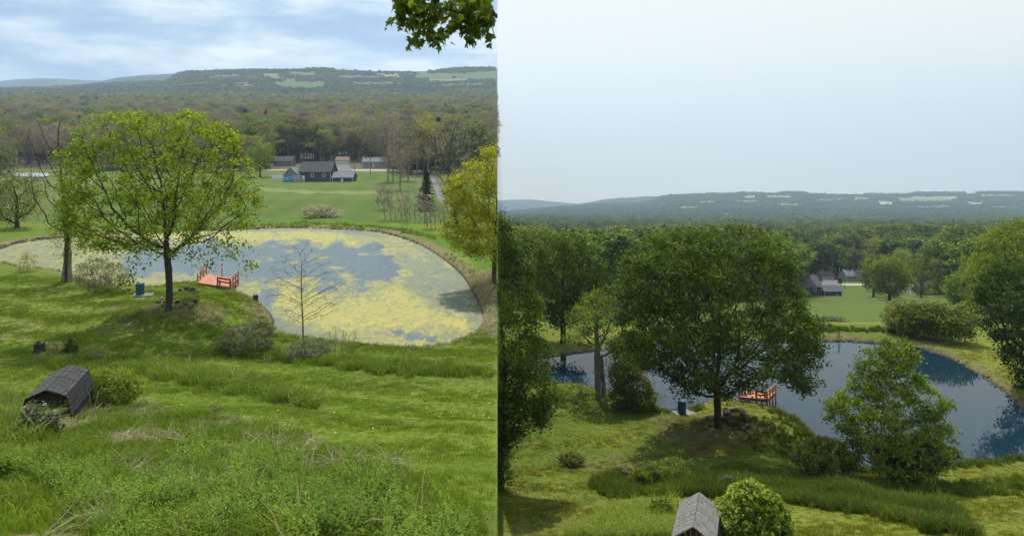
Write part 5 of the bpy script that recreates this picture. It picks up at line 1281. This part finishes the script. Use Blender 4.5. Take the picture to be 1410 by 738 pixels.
for i, (c, r, w, h) in enumerate(((1250,462,24,42),(1282,466,24,48),(1312,472,24,46),(1238,455,16,34))):
    shrub('thicket', Rr, (c,r), [(c-w,r-8),(c-w*1.1,r-h*.7),(c-w*.4,r-h),(c+w*.6,r-h*1.02),(c+w*1.15,r-h*.7),(c+w,r-8)], leaf_olive,
          ('flat topped olive thicket at the pond bank below the blue spruce', 'tallest olive thicket on the far bank of the blue pond', 'rightmost olive thicket on the far bank of the blue pond', 'small olive thicket at the left end of the far bank row')[i],
          group='thickets on the far bank of the blue pond', n_att=280, n_leaf=3000, size=.19, spread=.34, seed=70+i, r_base=.06, r_tip=.02, up=.4, twigs=bark_grey)
shrub('yellow_green_shrub', Rr, (1333,470), blob_poly(1332,445,18,28,37,.15), leaf_yellow.copy() and leaf_fresh, 'bright yellow green shrub between the thicket and the dark edge tree', n_att=200, n_leaf=2600, size=.2, spread=.22, seed=37, y0=84)
put_lawn = hero_tree
hero_tree('lawn_tree', Rr, (1225,413), blob_poly(1225,380,25,27,51,.10), 'round light green tree nearest on the summer field', n_att=320, n_leaf=8000, size=.5, step=.9, kill=1.3, fork=.14, r_base=.4, r_tip=.04, leafm=leaf_fresh, spread=.65, seed=51, sides=5, shell=.7)
hero_tree('lawn_tree', Rr, (1203,409), blob_poly(1206,377,19,25,52,.10), 'slightly farther round green tree left of the nearest field tree', n_att=260, n_leaf=6000, size=.5, step=.9, kill=1.3, fork=.14, r_base=.35, r_tip=.04, leafm=leaf_fresh, spread=.65, seed=52, sides=5, shell=.7)
for i, (c, r, rx, ry, yy) in enumerate(((1270,376,25,30,262), (1305,374,26,30,240), (1345,385,20,28,200), (1240,368,16,22,285), (1325,400,18,20,180))):
    hero_tree('field_edge_tree', Rr, (c, r+ry+2), blob_poly(c, r, rx, ry, 80+i, .13), 'light green tree right of the summer field, %s' % ('behind the track bend', 'with a forked crown', 'beside the tall yellow green tree', 'leftmost of the clump', 'lowest of the clump')[i],
              group='light green trees right of the summer field', y0=yy, n_att=240, n_leaf=5200, size=.5, step=.9, kill=1.3, fork=.12, r_base=.35, r_tip=.04, leafm=leaf_fresh if i % 2 == 0 else leaf_wood_l, spread=.7, seed=80+i, sides=5, shell=.7)
spruce(Rr, (1268,410), 28, 20, 'blue grey spruce right of the summer track', needle_blue, 6, 2500)
shrub('pale_blossom_shrub', Rr, (1147,450), blob_poly(1146,444,20,6,56,.12,.3), leaf_sage, 'low pale shrub behind the grassy bank of the blue pond', n_att=180, n_leaf=1500, size=.20, spread=.22, seed=56, y0=98)
spruce(Rr, (1155,467), 18, 8, 'tiny conifer on the far bank mirrored in the blue pond', needle, 7, 700)
shrub('bright_bush', Rr, (1040,762), [(988,752),(990,722),(984,705),(1000,690),(1015,672),(1036,660),(1052,668),(1068,684),(1084,706),(1092,730),(1096,756)], leaf_bright, 'rounded bright light green bush right of the weathered shelter', n_att=700, n_leaf=16000, size=.085, spread=.08, seed=57, aspect=.7)
for i, (c, r, rx, ry, mm, lab) in enumerate(((895,652,18,14,leaf_olive,'twiggy olive shrub just right of the ragged stump'),(925,650,24,18,leaf_fresh,'light green shrub uphill of the weathered shelter, tallest of its row'),(880,660,14,10,leaf_fresh,'small green shrub in the tall grass beside the ragged stump'),
        (788,634,16,8,leaf_olive,'low olive shrub alone on the summer lawn'),(910,705,14,16,leaf_fresh,'leafy green shrub at the left of the weathered shelter'),(1000,668,10,8,leaf_sage,'little grey green shrub above the weathered shelter'))):
    shrub('low_shrub', Rr, (c, r+ry*.9), blob_poly(c, r-2, rx, ry, 90+i, .2), mm, lab, n_att=160, n_leaf=1600, size=.085, spread=.09, seed=90+i)

# ------------------------------------------------------------------ woods: nearest trees as individuals, the rest as one mass
def where(H, c):
    if H is L: z = ((110, ' behind the silvery pool at the left'), (330, ' above the big maple crown'), (430, ' above the round lawn tree'), (540, ' behind the houses'), (9e9, ' right of the houses'))
    else: z = ((740, ' at the left edge'), (840, ' above the left arm of the pond'), (1090, ' behind the big maple'), (1200, ' behind the houses'), (1330, ' behind the field tree clump'), (9e9, ' at the right edge'))
    return next(t for k, t in z if c < k)
def wood(H, y0, y1, dens, kinds, weights, hmin, hmax, gate, seed, n_single, labels, group, near_parts, wx=(1, 1)):
    g = np.random.default_rng(seed)
    area = .40*(y1**2-y0**2)*1.0; n = int(area*dens*2)
    y = np.sqrt(g.random(n)*(y1*y1-y0*y0)+y0*y0); u = g.random(n)*.80*H['sgn']; keep = g.random(n) < np.clip((y0+250)/(y+250), .12, 1)**.5
    x = u*y; keep &= (np.abs(x) > 4); x, y = x[keep], y[keep]
    col, row = proj(x, y, gz(H, x, y)); k = gate(col, row, x, y); x, y = x[k], y[k]; z = gz(H, x, y); col = proj(x, y, z)[0]
    order = np.argsort(y); x, y, z, col = x[order], y[order], z[order], col[order]; n = len(x)
    zone = fbm(x/55+3, y/90, 3); kk = np.array([kinds[int(g.choice(len(kinds), p=weights(zone[i], y[i])))] for i in range(n)])
    hh = (hmin+(hmax-hmin)*g.random(n))*(.8+.4*vnoise(x/40, y/40))
    rmin = np.interp(y, H['tops'][0], H['tops'][1])+10*(vnoise(x/30+7, y/30)-.5)
    hh = np.minimum(hh, (CY-rmin)*y/F-z); ok = hh > 5; x, y, z, col, kk, hh = x[ok], y[ok], z[ok], col[ok], kk[ok], hh[ok]; n = len(x)
    inview = (col > -20) & (col < 1430); done = 0; rest = np.ones(n, bool)
    for i in range(n):
        if done >= n_single: break
        if not inview[i]: continue
        kd = kk[i]; v = int(g.integers(len(PROTO[kd]))); rest[i] = False
        if done < near_parts:
            put_tree(labels[kd][0], H, (x[i], y[i], z[i]), hh[i], kd, v, labels[kd][1]+where(H, col[i]), group=group, wx=g.uniform(*wx), rz_=g.random()*6.28)
        else:
            o = link(labels[kd][0], JOIN[kd][v]); o.location = (x[i], y[i], z[i]); w_ = hh[i]*g.uniform(*wx); o.scale = (w_, w_, hh[i]); o.rotation_euler = (0, 0, g.random()*6.28); tag(o, labels[kd][1]+where(H, col[i]), 'tree', group)
        done += 1
    protos = []; base = {}
    for kd in kinds: base[kd] = len(protos); protos += JOIN[kd]
    r = np.nonzero(rest)[0]; idx = np.array([base[kk[i]]+g.integers(len(JOIN[kk[i]])) for i in r]); s = hh[r]; w_ = s*g.uniform(wx[0], wx[1], len(r))
    o = scatter('woodland', protos, np.stack([x[r], y[r], z[r]], 1), g.random(len(r))*6.28, np.stack([w_, w_, s], 1), idx); tag(o, kind='stuff')
    return len(r)
L['tops'] = ([250, 330, 600, 1500], [168, 158, 145, 128]); Rr['tops'] = ([130, 200, 330, 600, 1500, 2200], [320, 312, 310, 309, 304, 298])
def gateL(col, row, x, y):
    edge = 300+28*(fbm(x*.02, y*0, 2)-.5)+np.where(col > 560, -45, 0)*(col < 690)+np.where(col < 130, -20, 0)
    edge = np.where((col > 365) & (col < 545), np.maximum(edge, 372), edge)
    edge = np.where((col > 10) & (col < 130), np.maximum(edge, 318), edge)
    return y > edge
def wL(zone, y):
    gr = np.clip((zone-.44)*3.5, 0, 1.0); a = np.array([1.0-gr*.75, .40+gr, .17+gr*1.2, .015+.05*(y > 900)]); return a/a.sum()
labL = {'bare': ('bare_tree', 'leafless grey brown tree in the spring woods'), 'bud': ('budding_tree', 'olive budding tree in the spring woods'),
        'green': ('spring_tree', 'fresh green tree in the spring woods'), 'conifer': ('conifer_tree', 'dark conifer in the spring woods')}
nL = wood(L, 250, 1500, .0125, ['bare', 'bud', 'green', 'conifer'], wL, 15, 22, gateL, 5, 290, labL, 'trees of the spring woods', 110, (1, 1.25))
def gateR(col, row, x, y):
    edge = 335+22*(fbm(x*.02, y*0, 2)-.5)
    edge = np.where((col > 1090) & (col < 1165), 360, edge)
    edge = np.where(col < 1085, 200, edge); edge = np.where(col < 960, 135, edge); edge = np.where(col > 1290, 215, edge)
    return (y > edge) & ~((col > 735) & (col < 850) & (y < 150))
def wR(zone, y):
    a = np.array([1.0, .25+np.clip((zone-.5)*2, 0, .6), .05]); return a/a.sum()
labR = {'wood': ('woodland_tree', 'dense green tree in the summer woods'), 'green': ('woodland_tree', 'lighter green tree in the summer woods'), 'conifer': ('conifer_tree', 'dark conifer in the summer woods')}
nR = wood(Rr, 130, 2200, .0085, ['wood', 'green', 'conifer'], wR, 16, 24, gateR, 6, 295, labR, 'trees of the summer woods', 90, (1, 1.3))
print('woods', nL, nR)
# far slopes: crowns only, too far away to tell apart
def crown_lump(seed, m):
    g = np.random.default_rng(seed); P = g.normal(0, 1, (70, 3)); P /= np.linalg.norm(P, axis=1)[:, None]; P[:, 2] = np.abs(P[:, 2])*.9; P *= (.38+.12*g.random(70))[:, None]
    lv, lf, tone = leaves(P, .34, .03, seed=seed, aspect=.9); return np_mesh('lump', lv, [lf], m, tone=tone)
def far_woods(H, m, ya, yb, step0, size, seed):
    g = np.random.default_rng(seed); protos = [crown_lump(seed+i, m) for i in range(4)]
    n = int(.40*(yb**2-ya**2)*2/(step0**2)); y = np.sqrt(g.random(n)*(yb*yb-ya*ya)+ya*ya); u = g.random(n)*.78*H['sgn']; x = u*y
    k = np.abs(x) > size; x, y = x[k], y[k]; z = gz(H, x, y); col, row = proj(x, y, z); keep = np.ones(len(x), bool)
    for poly, c in H['fields']:
        for q in (0, .5, 1): keep &= ~((near_poly(col, row-q*size*.55*F/y, poly, .8, .3, .6) > .5) & (g.random(len(x)) < .93))
    keep &= fbm(x/120, y/160, 3) > .30
    x, y, z = x[keep], y[keep], z[keep]; n = len(x); s = size*(.6+.8*g.random(n))
    o = scatter('distant_woods', protos, np.stack([x, y, z-s*.05], 1), g.random(n)*6.28, np.stack([s, s, s*(.8+.5*g.random(n))], 1), g.integers(0, 4, n)); tag(o, kind='stuff'); print('far', n)
far_woods(L, canopy_l, 1400, 2330, 7.0, 9.5, 200)
far_woods(Rr, canopy_r, 2050, 4560, 12.5, 14, 210)

# ------------------------------------------------------------------ grass and weeds
def field_pts(H, ya, yb, dens, seed, fall=1.0, umax=.76, umin=0.0):
    g = np.random.default_rng(seed); n = int(.5*(umax-umin)*(yb*yb-ya*ya)*dens)
    p = 2-fall; y = (g.random(n)*(yb**p-ya**p)+ya**p)**(1/p)       # denser close by
    u = (umin+g.random(n)*(umax-umin))*H['sgn']; x = u*y
    k = np.abs(x) > .04; x, y = x[k], y[k]; z = gz(H, x, y); col, row = proj(x, y, z); S = np.full(len(x), 9.); m = (y > 30) & (y < 110)
    if m.any(): S[m] = sdf(x[m], y[m], H['pond'])
    k = (S > .15) & (row < 800); return x[k], y[k], z[k], col[k], row[k], S[k], g
def tufts(name, H, P, protos, s, g, tilt=.1):
    if 'stalk' in name:
        k = np.abs(P[:, 0]) > 1.0; P = P[k]; s = s[k]
    n = len(P); s = s*np.clip((np.abs(P[:, 0])+.02)/(.5 if 'meadow' in name or 'dry' in name or 'tall' in name else .2), .12, 1)
    o = scatter(name, protos, P, g.random(n)*6.283, s, g.integers(0, len(protos), n), g.normal(0, tilt, n)); tag(o, kind='stuff'); return n
lawnL = [tuft(26, .085, .16, .012, .5, grass_l, i) for i in range(4)]
lawnR = [tuft(22, .11, .20, .018, .5, grass_r, i) for i in range(4)]
tallL = [tuft(34, .34, .16, .016, .35, grass_l, 10+i, .5) for i in range(4)]
tallR = [tuft(40, .62, .22, .024, .28, grass_deep, 20+i, .4) for i in range(4)]
strawP = [tuft(20, .34, .20, .013, .7, straw, 30+i, .8) for i in range(3)]
stalk = [tuft(5, .80, .10, .012, .35, straw, 40+i, .3) for i in range(3)]
weedP = [weed(14, .42, .20, weed_mat, 50+i, .085, 12) for i in range(4)]
weedR = [weed(10, .55, .25, leaf_fresh, 60+i, .11, 11) for i in range(3)]
fl = MB()
for k in range(7): a = k*2*math.pi/7; fl.add([(0,0,.10),(math.cos(a)*.03,math.sin(a)*.03,.112),(math.cos(a+.9)*.03,math.sin(a+.9)*.03,.112)], [(0,1,2)])
fo = fl.build('dandelion', flower); flm = fo.data; bpy.data.objects.remove(fo)
tot = 0
# spring lawn
x, y, z, col, row, S, g = field_pts(L, 8.5, 62, 30, 301, 1.0)
rough = near_poly(col, row, [(-100,575),(60,560),(190,555),(300,580),(420,610),(520,640),(640,690),(690,720),(690,900),(-100,900)], 14)
k = (rough < .5) & (g.random(len(x)) < .85); tot += tufts('lawn_grass', L, np.stack([x, y, z], 1)[k], lawnL, (.6+.7*g.random(k.sum()))*(.8+.35*np.sin((y[k]+x[k]*.4+6*fbm(x[k]*.11, y[k]*.11, 4))*1.5))*np.clip(y[k]/26, .8, 1.7), g)
# rough meadow in the foreground
x, y, z, col, row, S, g = field_pts(L, 8.0, 30, 75, 302, 1.3)
rough = near_poly(col, row, [(-100,575),(60,560),(190,555),(300,580),(420,610),(520,640),(640,690),(690,720),(690,900),(-100,900)], 14)
n2 = fbm(x*.6, y*.6, 3); P = np.stack([x, y, z], 1); rn = g.random(len(x))
path = near_poly(col, row, [(-60,655),(40,665),(95,700),(125,745),(125,900),(-80,900)], 8)
k = (rough > .4) & (rn < .60-.4*path); tot += tufts('meadow_grass', L, P[k], tallL, (.34+.5*g.random(k.sum()))*(.5+1.1*vnoise(x[k]*.8+5, y[k]*.8)), g, .15)
kk = (rough > .4) & (n2 > .47+.16*(row > 650)) & (path < .5) & (rn > .62) & (rn < .84); tot += tufts('dry_grass', L, P[kk], strawP, .4+.6*g.random(kk.sum()), g, .25)
wz = near_poly(col, row, [(-80,600),(120,645),(300,628),(480,660),(640,715),(690,735),(690,900),(130,900),(60,700),(-80,645)], 30)
kk = (rough > .4) & (path < .4) & (rn > .86) & ((wz*.55+fbm(x*1.1+3, y*1.1, 3)) > .88); tot += tufts('meadow_weeds', L, P[kk], weedP, (.40+.7*g.random(kk.sum()))*(.6+.9*vnoise(x[kk]*1.3, y[kk]*1.3)), g, .1)
kk = (rough > .4) & (rn > .9965); tot += tufts('dry_stalks', L, P[kk], stalk, .6+.7*g.random(kk.sum()), g, .5)
# strips of taller grass on the spring slope
x, y, z, col, row, S, g = field_pts(L, 16, 75, 22, 303, 1.0); P = np.stack([x, y, z], 1)
st = np.maximum.reduce([near_poly(col, row, [(165,498),(230,502),(300,515),(380,535),(440,552),(430,562),(360,548),(280,532),(190,516)], 8),
     near_poly(col, row, [(290,478),(400,490),(500,498),(690,510),(690,520),(560,516),(450,506),(300,490)], 6)*.8,
     near_poly(col, row, [(60,490),(180,490),(180,515),(110,520),(60,500)], 10)*.7, near_poly(col, row, [(-20,545),(60,560),(60,620),(-20,600)], 10)])
k = (g.random(len(x)) < st); tot += tufts('tall_grass', L, P[k], tallL, (.8+.9*g.random(k.sum())), g, .15)
k = (g.random(len(x)) < st*.10); tot += tufts('dry_grass', L, P[k], strawP, .7+.7*g.random(k.sum()), g, .25)
k = (g.random(len(x)) < np.exp(-((S-.5)/.45)**2)*.8) & (S < 3); tot += tufts('shore_grass', L, P[k], strawP+tallL[:1], .4+.6*g.random(k.sum()), g, .25)
k = (g.random(len(x)) < .011*fbm(x*.25, y*.25, 2)) & (row < 700); tot += tufts('dandelions', L, P[k], [flm], .55+.45*g.random(k.sum()), g, .0)
# right bank
x, y, z, col, row, S, g = field_pts(L, 40, 64, 26, 304, 1.0, .09); P = np.stack([x, y, z], 1)
k = (g.random(len(x)) < near_poly(col, row, [(640,385),(690,375),(690,470),(668,462),(650,420)], 6)*.8); tot += tufts('dry_grass', L, P[k], strawP, .8+.8*g.random(k.sum()), g, .3)
# summer lawn
x, y, z, col, row, S, g = field_pts(Rr, 26, 72, 20, 311, 1.0); P = np.stack([x, y, z], 1)
strip_px = [(815,672),(850,655),(900,648),(960,655),(1010,648),(1080,655),(1160,672),(1240,690),(1310,700),(1345,738),(1300,734),(1220,716),(1120,696),(1060,686),(1000,682),(930,684),(850,684)]
sr = near_poly(col, row, strip_px, 7); side = near_poly(col, row, [(1100,650),(1200,662),(1300,668),(1420,662),(1420,684),(1300,684),(1180,676),(1100,668)], 5)
low = near_poly(col, row, [(780,738),(840,712),(920,700),(940,745),(780,800)], 10)
k = (g.random(len(x)) < .8*(1-sr)); tot += tufts('lawn_grass', Rr, P[k], lawnR, (.5+.7*g.random(k.sum()))*(.85+.35*np.sin((y[k]-x[k]*.3+6*fbm(x[k]*.11, y[k]*.11, 4))*1.3)), g)
k = (g.random(len(x)) < sr); tot += tufts('tall_grass', Rr, P[k], tallR, (.35+.7*g.random(k.sum()))*(.6+.9*vnoise(x[k]*.5, y[k]*.5)), g, .14)
x2, y2, z2, col2, row2, S2, g = field_pts(Rr, 28, 44, 45, 312, 1.0, .75, .1); P2 = np.stack([x2, y2, z2], 1)
k = (g.random(len(x2)) < near_poly(col2, row2, strip_px, 7)); tot += tufts('tall_grass', Rr, P2[k], tallR, (.35+.7*g.random(k.sum()))*(.6+.9*vnoise(x2[k]*.5, y2[k]*.5)), g, .14)
k = (g.random(len(x2)) < near_poly(col2, row2, [(780,745),(840,705),(930,690),(960,780),(760,800)], 10)*.7); tot += tufts('meadow_weeds', Rr, P2[k], weedR, .6+.6*g.random(k.sum()), g, .12)
k = (g.random(len(x)) < side*.5+.8*np.exp(-((S-.7)/.5)**2)*(y < 56)); tot += tufts('bank_grass', Rr, P[k], tallR, .35+.5*g.random(k.sum()), g, .15)
k = (g.random(len(x)) < near_poly(col, row, [(720,738),(720,700),(690,690),(690,800),(760,800)], 10)*.03); tot += tufts('dry_stalks', Rr, P[k], stalk, 1.0+.8*g.random(k.sum()), g, .1)
mound = near_poly(col, row, [(1000,556),(1100,575),(1130,610),(1130,640),(1060,630),(1020,600)], 8)
k = (g.random(len(x)) < mound*.4)*(~((col > 1000) & (col < 1080) & (row < 575))); tot += tufts('bank_grass', Rr, P[k], tallR, .3+.35*g.random(k.sum()), g, .15)
# far bank strips
for H, poly, pr in ((L, [(340,309),(430,306),(540,313),(600,325),(600,330),(540,318),(430,311),(340,314)], tallL), (Rr, [(1120,452),(1230,453),(1330,468),(1345,480),(1230,458),(1120,456)], tallR)):
    x, y, z, col, row, S, g = field_pts(H, 78, 112, 9, 320, 1.0); k = (g.random(len(x)) < near_poly(col, row, poly, 3)); tot += tufts('bank_grass', H, np.stack([x, y, z], 1)[k], pr, .45+.5*g.random(k.sum()), g, .15)
print('tufts', tot)
# ------------------------------------------------------------------ haze
hm, t, ho = mat('haze_air'); pv = N(t, 'ShaderNodeVolumePrincipled'); pv.inputs['Color'].default_value = (.61, .81, 1.0, 1)
pv.inputs['Density'].default_value = HAZE; pv.inputs['Anisotropy'].default_value = 0.4
t.links.new(pv.outputs[0], ho.inputs['Volume'])
zb = min(L['Z'].min(), Rr['Z'].min())-400; m = MB(); m.box((-7600, -60, min(zb, -1400)), (7600, 9000, 560)); hz = m.build('haze', hm); tag(hz, kind='stuff')
